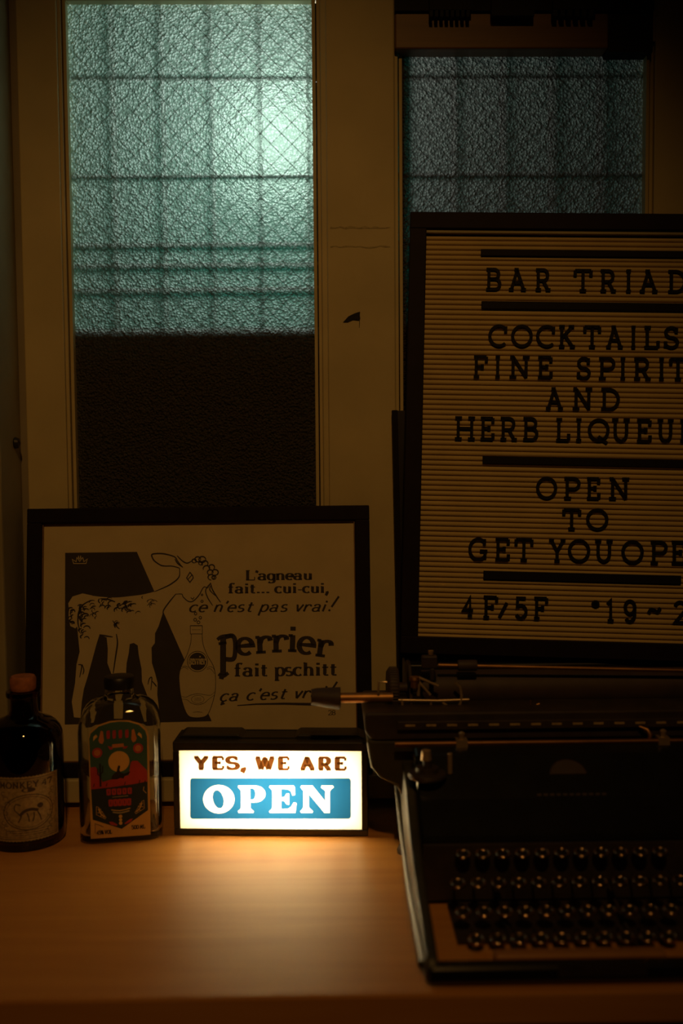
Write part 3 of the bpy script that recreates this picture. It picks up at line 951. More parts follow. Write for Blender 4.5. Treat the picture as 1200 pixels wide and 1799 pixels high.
n = len(prof)
rib.add([BL(BF - .002, y, zz) for y, zz in prof] + [BL(BW - BF + .002, y, zz) for y, zz in prof], [(i, i + 1, n + i + 1, n + i) for i in range(n - 1)])
rib.build('ribbed_panel', 'felt', lb)
strip = MB()
strip.box(BL(BF - .0005, .004, -BF - .0042), BL(BW - BF + .0005, .0098, -BF + .0005))
strip.build('top_shadow_strip', 'paint_old', lb)  # darker strip in place of the shadow under the frame's top

FACE = .0100                                           # the ribs' crowns, where letters sit


def bxy(px, py):
    return on_plane(px, py, BM, FACE - .002)


def ordinal(i):
    return ('first', 'second', 'third', 'fourth', 'fifth', 'sixth', 'seventh', 'eighth', 'ninth', 'tenth')[i]


def board_letter(ch, x0, x1, yt, yb, label, group, cat='letter'):
    xa, za = bxy(x0, (yt + yb) / 2)
    xb, _ = bxy(x1, (yt + yb) / 2)
    _, zt = bxy((x0 + x1) / 2, yt)
    _, z_ = bxy((x0 + x1) / 2, yb)
    cx = (xa + xb) / 2
    w = .0036
    gx0, gx1, gy0, gy1 = glyph_box(ch)
    if ch == 'Q':
        gy0 = 0
    kx = max(.0005, xb - xa - w) / (gx1 - gx0)
    kz = (zt - z_ - w) / max(.3, (gy1 - gy0))
    tf = lambda x, y: ((x - gx0) * kx - (xb - xa - w) / 2, (y - gy0) * kz + w / 2)
    mb = MB()
    put_glyph(mb, ch, tf, lambda x, zz, d: (x, d, zz), w, w, w * 1.05, depth=(-.0026, .0))
    o = mb.build('board_letter', 'letter')
    o.matrix_world = BM @ Matrix.Translation((cx, FACE - .0002, z_))
    tag(o, label, cat, group)
    return o


LINES = [
    ('BAR', 'the word BAR', [(852, 881), (892, 927), (939, 970)], 471, 511),
    ('TRIAD', 'the word TRIAD', [(1008, 1041), (1053, 1085), (1098, 1111), (1122, 1158), (1172, 1206)], 473.5, 514),
    ('COCKTAILS', 'the word COCKTAILS', [(858, 891), (898, 936), (942, 975), (980, 1013), (1025, 1056), (1063, 1097), (1107, 1119), (1130, 1159), (1167, 1193)], 571.5, 611.5),
    ('FINE', 'the word FINE', [(830, 857), (868, 881), (893, 933), (943, 971)], 624.5, 665),
    ('SPIRIT', 'the cut-off word SPIRIT', [(1014, 1038), (1050, 1081), (1088, 1101), (1112, 1146), (1156, 1169), (1176, 1207)], 627.5, 668),
    ('AND', 'the word AND', [(957, 992), (1004, 1043), (1054, 1089)], 681, 721),
    ('HERB', 'the word HERB', [(797, 837), (842, 869), (877, 911), (917, 946)], 732, 774),
    ('LIQUEUR', 'the cut-off word LIQUEUR', [(975, 1002), (1010, 1024), (1033, 1071), (1073, 1109), (1117, 1145), (1153, 1186), (1193, 1226)], 735.5, 777),
    ('OPEN', 'the word OPEN', [(942, 979), (989, 1020), (1029, 1055), (1068, 1108)], 838, 878),
    ('TO', 'the word TO', [(988, 1021), (1030, 1069)], 893, 932),
    ('GET', 'the word GET', [(823, 859), (868, 896), (904, 937)], 944.5, 986),
    ('YOU', 'the word YOU', [(962, 996), (998, 1037), (1043, 1079)], 947, 988.5),
    ('OPE', 'the cut-off word OPE', [(1092, 1131), (1141, 1173), (1178, 1206)], 949.5, 991.5),
]
for w, say, spans, yt, yb in LINES:
    for i, ((x0, x1), ch) in enumerate(zip(spans, w)):
        t = (i - (len(w) - 1) / 2) / max(1, len(w) - 1) if len(w) > 1 else 0
        sl = .010 * ((x0 + x1) / 2 - (spans[0][0] + spans[-1][1]) / 2)
        board_letter(ch, x0, x1, yt + sl, yb + sl, 'black slab-serif letter %s, %s letter of %s on the letter board' % (ch, ordinal(i), say), 'letters of %s' % say)
say = 'small opening hours line of the letter board'
for ch, x0, x1, yt, yb, what in (
        ('4', 812, 834, 1046, 1085, 'digit 4 starting the floor numbers'), ('F', 847, 875, 1046, 1087, 'letter F before the slash'),
        ('/', 875, 893, 1056, 1087, 'slash between the two floors'), ('5', 905, 927, 1048, 1088, 'digit 5 after the slash'),
        ('F', 936, 963, 1048, 1089, 'letter F after the digit 5'), ('*', 1038, 1055, 1052, 1070, 'asterisk before the hours'),
        ('1', 1065, 1081, 1052, 1093, 'digit 1 of the number 19'), ('9', 1096, 1118, 1053, 1094, 'digit 9 of the number 19'),
        ('~', 1137, 1163, 1065, 1080, 'wavy dash after the number 19'), ('2', 1184, 1208, 1055, 1096, 'digit 2 after the wavy dash')):
    board_letter(ch, x0, x1, yt, yb, 'black plastic %s on the lowest line of the letter board' % what, say, 'letter')
for x0, yt, yb, what in ((845, 438, 449.5, 'above the words BAR TRIAD'), (846, 529, 542.5, 'below the words BAR TRIAD'),
                         (848, 801, 814.5, 'below the word HERB'), (849.5, 1002.5, 1017.5, 'below the words GET YOU')):
    xa, zt = bxy(x0, yt)
    _, z_ = bxy(x0, yb)
    xb = BW - xa
    o = MB().box((0, -.003, 0), (xb - xa, 0, zt - z_)).build('divider_strip', 'letter', bevel=.0006)
    o.matrix_world = BM @ Matrix.Translation((xa, FACE - .0002, z_))
    tag(o, 'black divider strip on the letter board %s' % what, 'divider', 'divider strips on the letter board')

# black box the board stands on, and the dark panel behind it
tag(MB().box((.092, 1.176, .0), (.60, 1.2215, .1885)).build('black_box', 'black', bevel=.002), 'plain black box standing behind the typewriter under the letter board', 'box')
a, b = at_y(694.5, 722, 1.268), at_y(703, 1140, 1.25)
PMx = Matrix.Translation((b.x, 1.2405, .0385)) @ Matrix.Rotation(-2.6 * D2R, 4, 'X') @ Matrix.Rotation(-.9 * D2R, 4, 'Y')
dp = thing('dark_panel', 'thin black framed panel leaning behind the letter board, only its left edge showing', 'panel', Mx=PMx)
hgt = (a.z - .0385) / math.cos(2.6 * D2R)
MB().box((.0, 0, 0), (.30, .010, hgt)).build('panel_board', 'black', dp)
MB().box((-.0008, -.001, 0), (.006, .0108, hgt + .0008)).build('edge_strip', 'frame_black', dp, bevel=.0005)

# ================================================================== LIT OPEN SIGN
sl = at_z(306, 1467.5)
sr = at_z(647, 1470)
syaw = math.atan2(sr.y - sl.y, sr.x - sl.x)
SW = (sr - sl).length
SMx = Matrix.Translation((sl + sr) / 2) @ Matrix.Rotation(syaw, 4, 'Z')
sg = thing('lightbox_sign', 'lit cream and blue lightbox sign glowing on the table below the poster', 'sign', Mx=SMx)
_, SH = on_plane(476, 1304, SMx)
DEP = .052
_, RT = on_plane(476, 1279, SMx, DEP - .006)
h2 = SW / 2
pnl = [on_plane(*p, SMx) for p in ((314.5, 1318), (634.5, 1321.5), (636, 1458), (316.5, 1456))]
pz1, pz0 = (pnl[0][1] + pnl[1][1]) / 2, (pnl[2][1] + pnl[3][1]) / 2
px0, px1 = (pnl[0][0] + pnl[3][0]) / 2, (pnl[1][0] + pnl[2][0]) / 2
hs = MB()
hs.box((-h2, 0, 0), (h2, DEP - .003, pz0))
hs.box((-h2, 0, pz1), (h2, DEP - .003, SH))
hs.box((-h2, 0, pz0), (px0, DEP - .003, pz1))
hs.box((px1, 0, pz0), (h2, DEP - .003, pz1))
hs.box((-h2, DEP - .003, 0), (h2, DEP, SH))
hs.build('housing', 'housing', sg, bevel=.0012)
li_ = MB()
e_ = .0006
li_.add([(px0 + e_, y, z) for y, z in ((.005, pz0 + e_), (.005, pz1 - e_), (DEP - .0036, pz1 - e_), (DEP - .0036, pz0 + e_))]
        + [(px1 - e_, y, z) for y, z in ((.005, pz0 + e_), (.005, pz1 - e_), (DEP - .0036, pz1 - e_), (DEP - .0036, pz0 + e_))],
        [(0, 1, 2, 3), (7, 6, 5, 4), (0, 3, 7, 4), (1, 5, 6, 2), (3, 2, 6, 7)])
li_.build('reflector', 'reflector', sg)
nx0, nx1 = on_plane(425, 1285, SMx, DEP - .006)[0], on_plane(528, 1285, SMx, DEP - .006)[0]
nz = on_plane(476, 1286.5, SMx, DEP - .006)[1]
ridge = [(-h2 + .002, SH - .001), (-h2 + .005, RT - .002), (-h2 + .008, RT), (nx0, RT), (nx0 + .0075, nz), (nx1 - .0075, nz), (nx1, RT), (h2 - .012, RT), (h2 - .008, RT - .002), (h2 - .002, SH - .001)]
MB().prism(ridge, lambda x, z, d: (x, d, z), .016, DEP - .002).build('notched_lid', 'housing', sg, bevel=.001)
fpm = MB()
v = [(px0, .0015, pz0), (px1, .0015, pz0), (px1, .0015, pz1), (px0, .0015, pz1)]
v += [(x, .0040, z) for x, _, z in v]
fpm.add(v, [(0, 1, 2, 3)], 0)
fpm.add(v, [(7, 6, 5, 4), (4, 5, 1, 0), (5, 6, 2, 1), (6, 7, 3, 2), (7, 4, 0, 3)], 1)
fp = fpm.build('front_panel', ['acrylic', 'acrylic_back'], sg)
for nm_, dx, dz, pw, ax, az in (('sign_led_strip', .0, 0, .47, .15, .045), ('sign_led_centre', .012, -.004, .17, .05, .03)):
    d_ = bpy.data.lights.new(nm_, 'AREA')
    d_.shape = 'RECTANGLE'
    d_.size, d_.size_y = ax, az
    d_.energy = pw
    d_.color = (1, .72, .34)
    lo = bpy.data.objects.new(nm_, d_)
    COL.objects.link(lo)
    lo.matrix_world = SMx @ Matrix.Translation(((px0 + px1) / 2 + dx, DEP - .0045, (pz0 + pz1) / 2 + dz)) @ Matrix.Rotation(-90 * D2R, 4, 'X')
sp = lambda off: (lambda px, py: (lambda q_: (q_[0], .0015 - off, q_[1]))(on_plane(px, py, SMx, .0015)))
bl = []
x0, x1, y0, y1, r = 334, 616.5, 1367, 1438.5, 5
for cx, cy, a0 in ((x1 - r, y0 + r, -90), (x1 - r, y1 - r, 0), (x0 + r, y1 - r, 90), (x0 + r, y0 + r, 180)):
    bl += arc(cx, cy, r, r, a0, a0 + 90, 5)
cap = MB()
put_text(cap, 'YES,', 341, 428, 1351, 21, sp(.0002), 9.6, 4.4, 4.2, gap=.36)
put_text(cap, 'WE', 449, 507, 1351.5, 21, sp(.0002), 9.6, 4.4, 4.2, gap=.36)
put_text(cap, 'ARE', 528, 607, 1352, 21, sp(.0002), 9.6, 4.4, 4.2, gap=.36)
cap.build('caption_lettering', 'film_brown', fp)
# blue film with the letters O P E N left clear (heavy rounded serif letters)
from mathutils.geometry import tessellate_polygon
o_out, o_in = oval(384.5, 1404, 27.5, 25, 40), oval(383.5, 1404, 9.5, 16.5, 28, -14)
p_out = [(423.5, 1389), (421, 1386), (418, 1383), (419, 1380)] + arc(448, 1394.8, 18.5, 14.8, -90, 90, 14) + [(440, 1409.6), (440, 1419), (442, 1422), (446, 1425), (445, 1428), (419, 1428), (418, 1425), (421.5, 1422), (423.5, 1419)]
p_in = [(439.5, 1385)] + arc(443.5, 1394.8, 5.5, 9.8, -90, 90, 10) + [(439.5, 1404.6)]
e_out = [(478.5, 1389), (476, 1386), (473, 1383), (474, 1380), (516, 1380), (518, 1383), (518.5, 1396), (514, 1397.5), (511, 1390), (506, 1386.5), (494, 1386), (494, 1401),
         (500, 1400), (503, 1394.5), (508, 1394), (508, 1413.5), (503.5, 1413), (500, 1407.5), (494, 1406.5), (494, 1421.5), (506, 1421), (512, 1417), (516, 1409.5), (521, 1411), (519, 1428),
         (474, 1428), (473, 1425), (476.5, 1422), (478.5, 1419)]
n_out = [(533, 1389), (530, 1386), (528, 1382.5), (529.5, 1380), (549, 1380), (571.5, 1408), (571.5, 1389.5), (568, 1386.5), (564, 1383.5), (565, 1380), (585, 1380), (586.5, 1383), (582, 1386.5), (579.5, 1390),
         (579.5, 1428), (570, 1428), (542.5, 1394.5), (542.5, 1418), (546, 1421.5), (550, 1425), (549, 1428), (529, 1428), (527.5, 1425), (531, 1421.5), (533, 1418)]
film = MB()
loops = [bl, o_out, p_out, e_out, n_out]
flat = [p_ for l_ in loops for p_ in l_]
tris = tessellate_polygon([[Vector((x, y, 0)) for x, y in l_] for l_ in loops])
film.add([sp(.0002)(*p_) for p_ in flat], [tuple(t_) for t_ in tris])
for l_ in (o_in, p_in):
    film.poly(l_, sp(.0002))
film.build('blue_band', 'film_blue', fp)
MB().lathe([(.0045, 0), (.0045, .003)], 16, caps=True, c=(0, 0, 0)).build('foot', 'rubber', sg).location = (-h2 + .012, DEP - .01, -.0)

# ================================================================== BOTTLES
# brown round bottle with a cork and a stamp-like label
bf = at_z(48, 1500)
RB = .0430
bc = Vector((at_y(46, 1400, bf.y + RB).x, bf.y + RB, 0))
zat = lambda py: at_y(48, py, bc.y).z
zt, zn, zs = zat(1187), zat(1219), zat(1254)
b1 = thing('spirit_bottle', 'dark brown round bottle with a cork and a square cream label, leftmost on the table', 'bottle', bc)
zsb = zat(1296)
outer = [(.001, .0015), (RB - .006, .0), (RB - .0015, .002), (RB, .006), (RB, zsb)]
outer += [(.0165 + (RB - .0165) * math.cos(a * D2R), zsb + (zs - zsb) * .92 * math.sin(a * D2R)) for a in (15, 30, 45, 60, 75)]
outer += [(.0165, zs + .001), (.0152, zs + .006), (.0148, zn - .006), (.0150, zn - .004), (.0190, zn - .002), (.0195, zn + .0015), (.0190, zn + .004), (.0105, zn + .0045)]
inner = [(r - .0028 if r > .012 else r - .0005, z) for r, z in outer[4:-4]]
inner = [(.001, .009), (RB - .006, .0085), (RB - .0030, .013)] + inner
inner[-1] = (.0105, zn - .004)
prof = outer + [(.0105, zn - .004)] + list(reversed(inner[:-1]))
MB().lathe(prof, 48).build('glass_body', 'amber', b1, smooth=45)
MB().lathe([(.0003, zn - .008), (.0098, zn - .008), (.0100, zn + .005), (.0138, zn + .0052), (.0144, zn + .008), (.0146, zt - .003), (.0128, zt), (.0003, zt)], 32).build('cork', 'cork', b1, smooth=35)
# label wraps the front, turned a little to the right
la0, la1 = -math.pi / 2 - .59, -math.pi / 2 + 1.20
lz0, lz1 = zat(1463) + .006, zat(1350) + .004


def lab(u, v, off):
    a = la0 + (la1 - la0) * u
    return ((RB + off) * math.cos(a), (RB + off) * math.sin(a), lz0 + (lz1 - lz0) * v)


lm = MB()
NU, NV = 40, 30
sc_ = lambda k: .012 * (k % 2)
for i in range(NU):
    lm.add([lab(i / NU, sc_(i), .0003), lab((i + 1) / NU, sc_(i + 1), .0003), lab((i + 1) / NU, 1 - sc_(i + 1), .0003), lab(i / NU, 1 - sc_(i), .0003)], [(0, 1, 2, 3)])
label1 = lm.build('paper_label', 'tag_paper', b1)
li = MB()
lf = lambda u, v: lab(u, v, .0005)


def fine(pts, n=14):
    r = []
    for p, q_ in zip(pts, pts[1:]):
        r += [(p[0] + (q_[0] - p[0]) * k / n, p[1] + (q_[1] - p[1]) * k / n) for k in range(n)]
    return r + [pts[-1]]


li.stroke(fine([(.05, .04), (.95, .04), (.95, .96), (.05, .96), (.05, .04)]), W1(.008), lf)
li.stroke(fine([(.08, .07), (.92, .07), (.92, .93), (.08, .93), (.08, .07)]), W1(.004), lf)
put_text(li, 'MONKEY 47', .12, .88, .83, .085, lf, .022, .012, ysign=1, gap=.22)
li.stroke(oval(.53, .45, .36, .27, 40), W1(.012), lf, closed=True)
li.stroke(oval(.53, .45, .32, .235, 40), W1(.006), lf, closed=True)
for s in (-1, 1):
    for k in range(9):
        li.stroke(arc(.53 + s * (.30 + .03 * (k % 3)), .14 + k * .075, .035, .03, k * 50, k * 50 + 250, 8), W1(.007), lf)
for k in range(3):
    li.stroke(fine([(.2 + .04 * k, .17 - .035 * k), (.86 - .04 * k, .17 - .035 * k)]), lambda m, t: .004 + .008 * (int(t * 40) % 2), lf)
# small long-tailed animal crouching in the oval
li.stroke(spline([(.40, .40), (.47, .47), (.57, .49), (.66, .46)], 5), lambda m, t: .045, lf)
li.poly(oval(.69, .53, .045, .04, 16), lf)
li.stroke(spline([(.40, .42), (.33, .50), (.35, .58), (.42, .56)], 5), W1(.014), lf)
for x, x2 in ((.43, .38), (.50, .53), (.60, .58), (.65, .70)):
    li.stroke([(x, .44), ((x + x2) / 2 + .01, .37), (x2, .30)], W1(.018), lf)
li.poly(oval(.53, .79, .10, .035, 14), lf)
li.build('label_print', 'tag_ink', label1)

# clear square bottle with the desert label
cf = at_z(207, 1484)
b2yaw = 9 * D2R
CW, CD = .0930, .070
cc = Vector((at_y(214, 1400, cf.y + CD / 2 + .004).x, cf.y + CD / 2 + .004, 0))
b2 = thing('gin_bottle', 'clear square-shouldered glass bottle with a colourful desert label, left of the lit sign', 'bottle', cc, b2yaw)
zc2 = lambda py: at_y(214, py, cc.y).z
z_sh, z_sh2, z_nk, z_cap = zc2(1275), zc2(1224), zc2(1218), zc2(1186)


def rsq(hx, hy, r, z, n=7):
    p = []
    r = min(r, hx, hy)
    for sx, sy, a0 in ((1, -1, -90), (1, 1, 0), (-1, 1, 90), (-1, -1, 180)):
        for i in range(n + 1):
            a = (a0 + 90 * i / n) * D2R
            p.append((sx * (hx - r) + r * math.cos(a), sy * (hy - r) + r * math.sin(a), z))
    return p


def skin(mb, rings):
    n = len(rings[0])
    v = [p for r in rings for p in r]
    f = [tuple(reversed(range(n)))]
    for i in range(len(rings) - 1):
        f += [(i * n + k, i * n + (k + 1) % n, (i + 1) * n + (k + 1) % n, (i + 1) * n + k) for k in range(n)]
    f.append(tuple((len(rings) - 1) * n + k for k in range(n)))
    mb.add(v, f)


def bottle_rings(ins, zlow, cut):
    R = []
    hx, hy = CW / 2, CD / 2
    for z, k in ((zlow, -.004), (zlow + .0015, -.0015), (zlow + .005, 0)):
        R.append(rsq(hx + k - ins, hy + k - ins, .014, z))
    R.append(rsq(hx - ins, hy - ins, .014, z_sh))
    for a in (15, 30, 45, 60, 75, 86):
        c, s = math.cos(a * D2R), math.sin(a * D2R)
        q1 = .017
        R.append(rsq(q1 + (hx - q1) * c ** .9 - ins, q1 + (hy - q1) * c ** .9 - ins, .014 + .004 * s, z_sh + (z_sh2 - z_sh) * s - ins * .6 * s))
    R.append(rsq(.0165 - ins * .6, .0165 - ins * .6, .02, z_nk))
    R.append(rsq(.0160 - ins * .6, .0160 - ins * .6, .02, cut))
    return R


gb = MB()
skin(gb, bottle_rings(0, 0, z_nk + .007))
skin(gb, [list(reversed(r)) for r in bottle_rings(.0034, .007, z_nk + .0069)])
gb.build('glass_body', 'clear', b2, smooth=45)
MB().lathe([(.0003, z_nk + .0072), (.0178, z_nk + .0072), (.0182, z_nk + .010), (.0182, z_cap - .004), (.0165, z_cap - .001), (.012, z_cap), (.0003, z_cap)], 32).build('stopper', 'black', b2, smooth=35)
lw, lh = .0655, None
LZ0 = .0135
fy = -CD / 2 - .0003
B2M = Matrix.Translation(cc) @ Matrix.Rotation(b2yaw, 4, 'Z')
LZ1 = on_plane(212, 1265, B2M, fy)[1]
LZ0 = on_plane(212, 1470, B2M, fy)[1]
c4 = lambda off: (lambda x, y: ((x - 590) / 650 * lw, fy - off, LZ0 + (1590 - y) / 1310 * (LZ1 - LZ0)))
arch = [(265, 470), (285, 410), (370, 340), (500, 302), (590, 296), (700, 304), (815, 345), (880, 410), (900, 480)]
lbl = MB().poly([(258, 1590), (258, 470), (278, 395), (365, 322), (490, 286), (590, 280), (705, 288), (825, 328), (898, 398), (920, 470), (920, 1590)][::-1], c4(0)).build('paper_label', 'lab_cream', b2)
MB().poly((arch + [(895, 1310), (600, 1500), (285, 1375)])[::-1], c4(.0002)).build('teal_field', 'lab_teal', lbl)
MB().poly([(272, 1005), (420, 1015), (740, 990), (893, 985), (895, 1310), (600, 1500), (285, 1375)], c4(.0003)).build('night_field', 'lab_navy', lbl)
rd = MB()
c5, c6, c8 = c4(.0004), c4(.0005), c4(.0006)
rd.poly([(268, 790), (330, 785), (380, 900), (400, 960), (480, 940), (560, 930), (690, 900), (715, 760), (735, 742), (790, 745), (840, 800), (893, 860), (895, 985), (740, 1005), (480, 1025), (272, 1035)], c5)
for x in (475, 540, 608, 680):
    rd.poly([(x - 18, 392), (x + 16, 386), (x + 20, 430), (x + 15, 478), (x - 16, 484), (x - 21, 440)], c5)
for x, y in ((350, 630), (800, 605)):
    rd.poly(oval(x, y, 56, 56, 22), c5)
for y0, y1, xs in ((1040, 1115, [440, 498, 556, 614, 672]), (1160, 1242, [460, 512, 562, 612, 662])):
    for x in xs:
        rd.poly([(x, y0 + 6), (x + 20, y0), (x + 50, y0 + 4), (x + 48, y1 - 4), (x + 24, y1), (x + 3, y1 - 5)], c5)
rd.poly([(462, 1412), (500, 1412), (555, 1448), (545, 1462), (480, 1445)], c5)
rd.poly([(725, 1392), (690, 1398), (630, 1440), (640, 1452), (705, 1425)], c5)
rd.poly([(465, 560), (515, 575), (520, 600), (490, 605)], c5)
rd.poly([(690, 575), (640, 575), (630, 600), (665, 600)], c5)
rd.build('red_print', 'lab_red', lbl)
og = MB()
og.poly(oval(585, 740, 116, 116, 34), c6)
og.build('sun_disc', 'lab_sun', lbl)
og = MB()
for x, y in ((350, 630), (800, 605)):
    og.poly(oval(x, y, 36, 36, 18), c6)
og.poly([(515, 545), (640, 540), (645, 580), (512, 586)], c6)
for cx, s in ((400, -1), (752, 1)):
    og.poly([(cx + s * -18, 395), (cx + s * 6, 385), (cx + s * 20, 440), (cx + s * 34, 490), (cx + s * 20, 525), (cx - s * 10, 535), (cx - s * 26, 500)], c6)
    og.poly([(cx + s * 42, 450), (cx + s * 60, 425), (cx + s * 88, 450), (cx + s * 92, 500), (cx + s * 66, 470)], c6, 1)
for x, y, r in ((590, 1358, 20), (590, 1397, 18), (590, 1434, 20)):
    og.poly(oval(x, y, r, r, 14), c6, 1)
for s, ox, oy in ((-1, 370, 1300), (1, 810, 1265)):
    og.stroke([(ox + s * 42, oy - 70), (ox + s * 20, oy - 60), (ox - s * 60, oy + 60), (ox - s * 50, oy + 75), (ox + s * 45, oy + 20)], W1(5), c6, mi=1, closed=True)
    og.stroke(spline([(ox - s * 45, oy + 55), (ox - s * 5, oy + 15), (ox + s * 10, oy - 20), (ox + s * 22, oy - 45)], 5), lambda m, t: 14, c6, mi=1)
    for a, b in (((-20, 30), (10, 45)), ((0, 0), (-26, -8)), ((5, -5), (34, 5)), ((12, -25), (-8, -40))):
        og.stroke([(ox + s * a[0], oy + a[1]), (ox + s * b[0], oy + b[1])], W1(7), c6, mi=1)
og.stroke(spline([(490, 1278), (590, 1292), (700, 1272)], 6), W1(10), c6, mi=1)
og.stroke(spline([(505, 1305), (590, 1318), (690, 1300)], 6), W1(16), c6, mi=2)
og.stroke([(505, 1136), (680, 1132)], W1(8), c6, mi=2)
og.stroke([(855, 1040), (848, 1080), (880, 1115)], W1(7), c6, mi=1)
og.build('gold_print', ['lab_orange', 'lab_sun', 'paint_old'], lbl)
bk = MB()
bk.poly([(498, 935), (505, 900), (530, 872), (556, 858), (566, 815), (574, 790), (585, 782), (598, 794), (596, 815), (588, 830), (600, 865), (640, 880), (712, 858), (690, 888), (645, 905), (632, 935), (600, 925), (560, 938)], c8)
bk.build('rider_silhouette', 'lab_black', lbl)
bk = MB()
for x0, yb, arms in ((378, 1010, ((350, 800), (405, 780))),):
    bk.stroke([(x0, yb), (x0, 750)], W1(20), c8)
    for ax, ay in arms:
        bk.stroke([(x0, ay + 90), (ax, ay + 70), (ax, ay)], W1(13), c8)
for x in (300, 440, 640, 800, 860):
    bk.stroke([(x, 1010), (x + 12, 960 + x % 17)], W1(9), c8)
for y0, y1, xs in ((1040, 1115, [440, 498, 556, 614, 672]), (1160, 1242, [460, 512, 562, 612, 662])):
    for i, x in enumerate(xs):
        bk.stroke([(x + 24, y0 + 22), (x + 24 + 4 * (i % 2), y1 - 24)], W1(7), c8)
bk.build('cactus_silhouette', 'lab_black', lbl)
bk = MB()
put_text(bk, '45% VOL', 325, 490, 1545, 42, c8, 9, 6)
put_text(bk, '500 ML', 712, 858, 1512, 42, c8, 9, 6)
bk.stroke([(308, 1420), (308, 1530)], W1(5), c8)
bk.stroke([(308, 1420), (400, 1462)], W1(5), c8)
bk.build('small_lettering', 'lab_black', lbl)

# ================================================================== TYPEWRITER
TX0, TX1 = .0785, .4385          # outer faces of the side frames
tw = thing('typewriter', 'old black manual typewriter on the table in front of the letter board', 'typewriter', (.2585, .98, 0))
off = Vector((.2585, .98, 0))
TL = lambda: MB(lambda p: p - off)
yz = lambda y, z, d: (d, y, z)
side = [(.796, .003), (.796, .017), (.803, .024), (.850, .034)] + [(.850 + .15 * t, .034 + .016 * t + .048 * t ** 2.4) for t in (.2, .4, .6, .75, .9, 1)] \
    + [(1.02, .105), (1.05, .110), (1.155, .110), (1.155, .003)]
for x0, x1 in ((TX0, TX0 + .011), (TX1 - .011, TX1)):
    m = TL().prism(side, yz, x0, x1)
    m.build('side_frame', 'enamel_sheen', tw, bevel=.0035, seg=3)
# rounded moulding along the outside foot of each side frame
for x in (TX0 + .001, TX1 - .001):
    TL().tube([(x, .812, .012), (x, .86, .013), (x, .95, .016), (x, 1.03, .030), (x - .002, 1.08, .058), (x - .003, 1.14, .085)], [.0048, .0055, .0055, .005, .0045, .004], 10).build('side_moulding', 'enamel_sheen', tw, smooth=60)
TL().box((TX0 + .001, .7945, .0015), (TX1 - .001, .8105, .0180)).build('front_rail', 'enamel', tw, bevel=.005, seg=3)
TL().box((TX0 + .010, 1.145, .005), (TX1 - .010, 1.155, .110)).build('rear_plate', 'enamel_dull', tw)
for x in (TX0 - .002, TX1 - .012):
    for y in (.835, 1.075):
        TL().lathe([(.002, 0), (.0085, 0), (.0090, .004), (.0070, .009), (.002, .010)], 16, c=(x + .007, y, 0)).build('rubber_foot', 'rubber', tw, smooth=40)
nm = TL()
fnm = lambda x, z, d: (x, .7943 - d, z)
nm.prism([(.188, .009), (.262, .009), (.262, .019), (.188, .019)], fnm, 0, .0006)
nm.build('name_plate', 'enamel_dull', tw)
# neck that carries the carriage, narrower than the carriage tray
neck = [(TX0 + .001, .070), (TX0 - .006, .082), (TX0 - .024, .092), (TX0 - .033, .103), (TX0 - .036, .118), (TX0 - .038, .134), (TX1 + .038, .134), (TX1 + .036, .118), (TX1 + .033, .103), (TX1 + .024, .092), (TX1 + .006, .082), (TX1 - .001, .070)]
TL().prism(neck, lambda x, z, d: (x, d, z), 1.052, 1.112).build('upper_body', 'enamel_sheen', tw, bevel=.004, seg=3)
# sloping front cover over the type basket
cov = [(.952, .058), (.955, .066), (.985, .092), (1.020, .126), (1.032, .132), (1.052, .134), (1.052, .060)]
TL().prism(cov, yz, TX0 + .011, TX1 - .011).build('front_cover', 'enamel', tw, bevel=.003, seg=2)
nx, nz_ = Vector((0, -.034, .035)).normalized(), None
ddir = Vector((0, .035, .034)).normalized()
nrm = Vector((0, -.034, .035)).normalized()
cpt = Vector((.2465, 1.000, .1066))
cv = lambda x, s, d: tuple(cpt + Vector((x, 0, 0)) + ddir * s + nrm * (.0002 + d))
dm = TL()
dm.prism([(.020 * math.cos(a * D2R), .004 + .018 * math.sin(a * D2R)) for a in range(0, 181, 12)], cv, -.004, .0016)
dm.build('reflection_dome', 'badge_reflect', tw, bevel=.002)  # dull red dome standing in for a faint reflection on the cover
lg = TL()
for k in range(11):
    lg.prism([(-.036 + k * .0066, -.019), (-.0316 + k * .0066, -.019), (-.0312 + k * .0066, -.0165), (-.0356 + k * .0066, -.0165)], cv, 0, .0004)
lg.build('worn_badge_line', 'badge_reflect', tw)
# ribbon spools left and right
for x, s in ((TX0 + .022, 1), (TX1 - .022, -1)):
    TL().lathe([(.0005, .104), (.019, .104), (.020, .106), (.019, .109), (.012, .110), (.0115, .1145), (.005, .1148), (.0045, .1235), (.0005, .124)], 24, c=(x, 1.0, .006)).build('ribbon_spool', 'enamel_dull', tw, smooth=35)
    TL().lathe([(.0005, .1300), (.0058, .1290), (.0048, .139), (.0005, .140)], 14, c=(x - .001, 1.0, -.001)).build('spool_post', 'nickel', tw, smooth=40)
TL().tube([(TX0 + .046, 1.005, .112), (TX0 + .046, 1.005, .133)], .0026, 10).build('ribbon_post', 'nickel', tw, smooth=40)
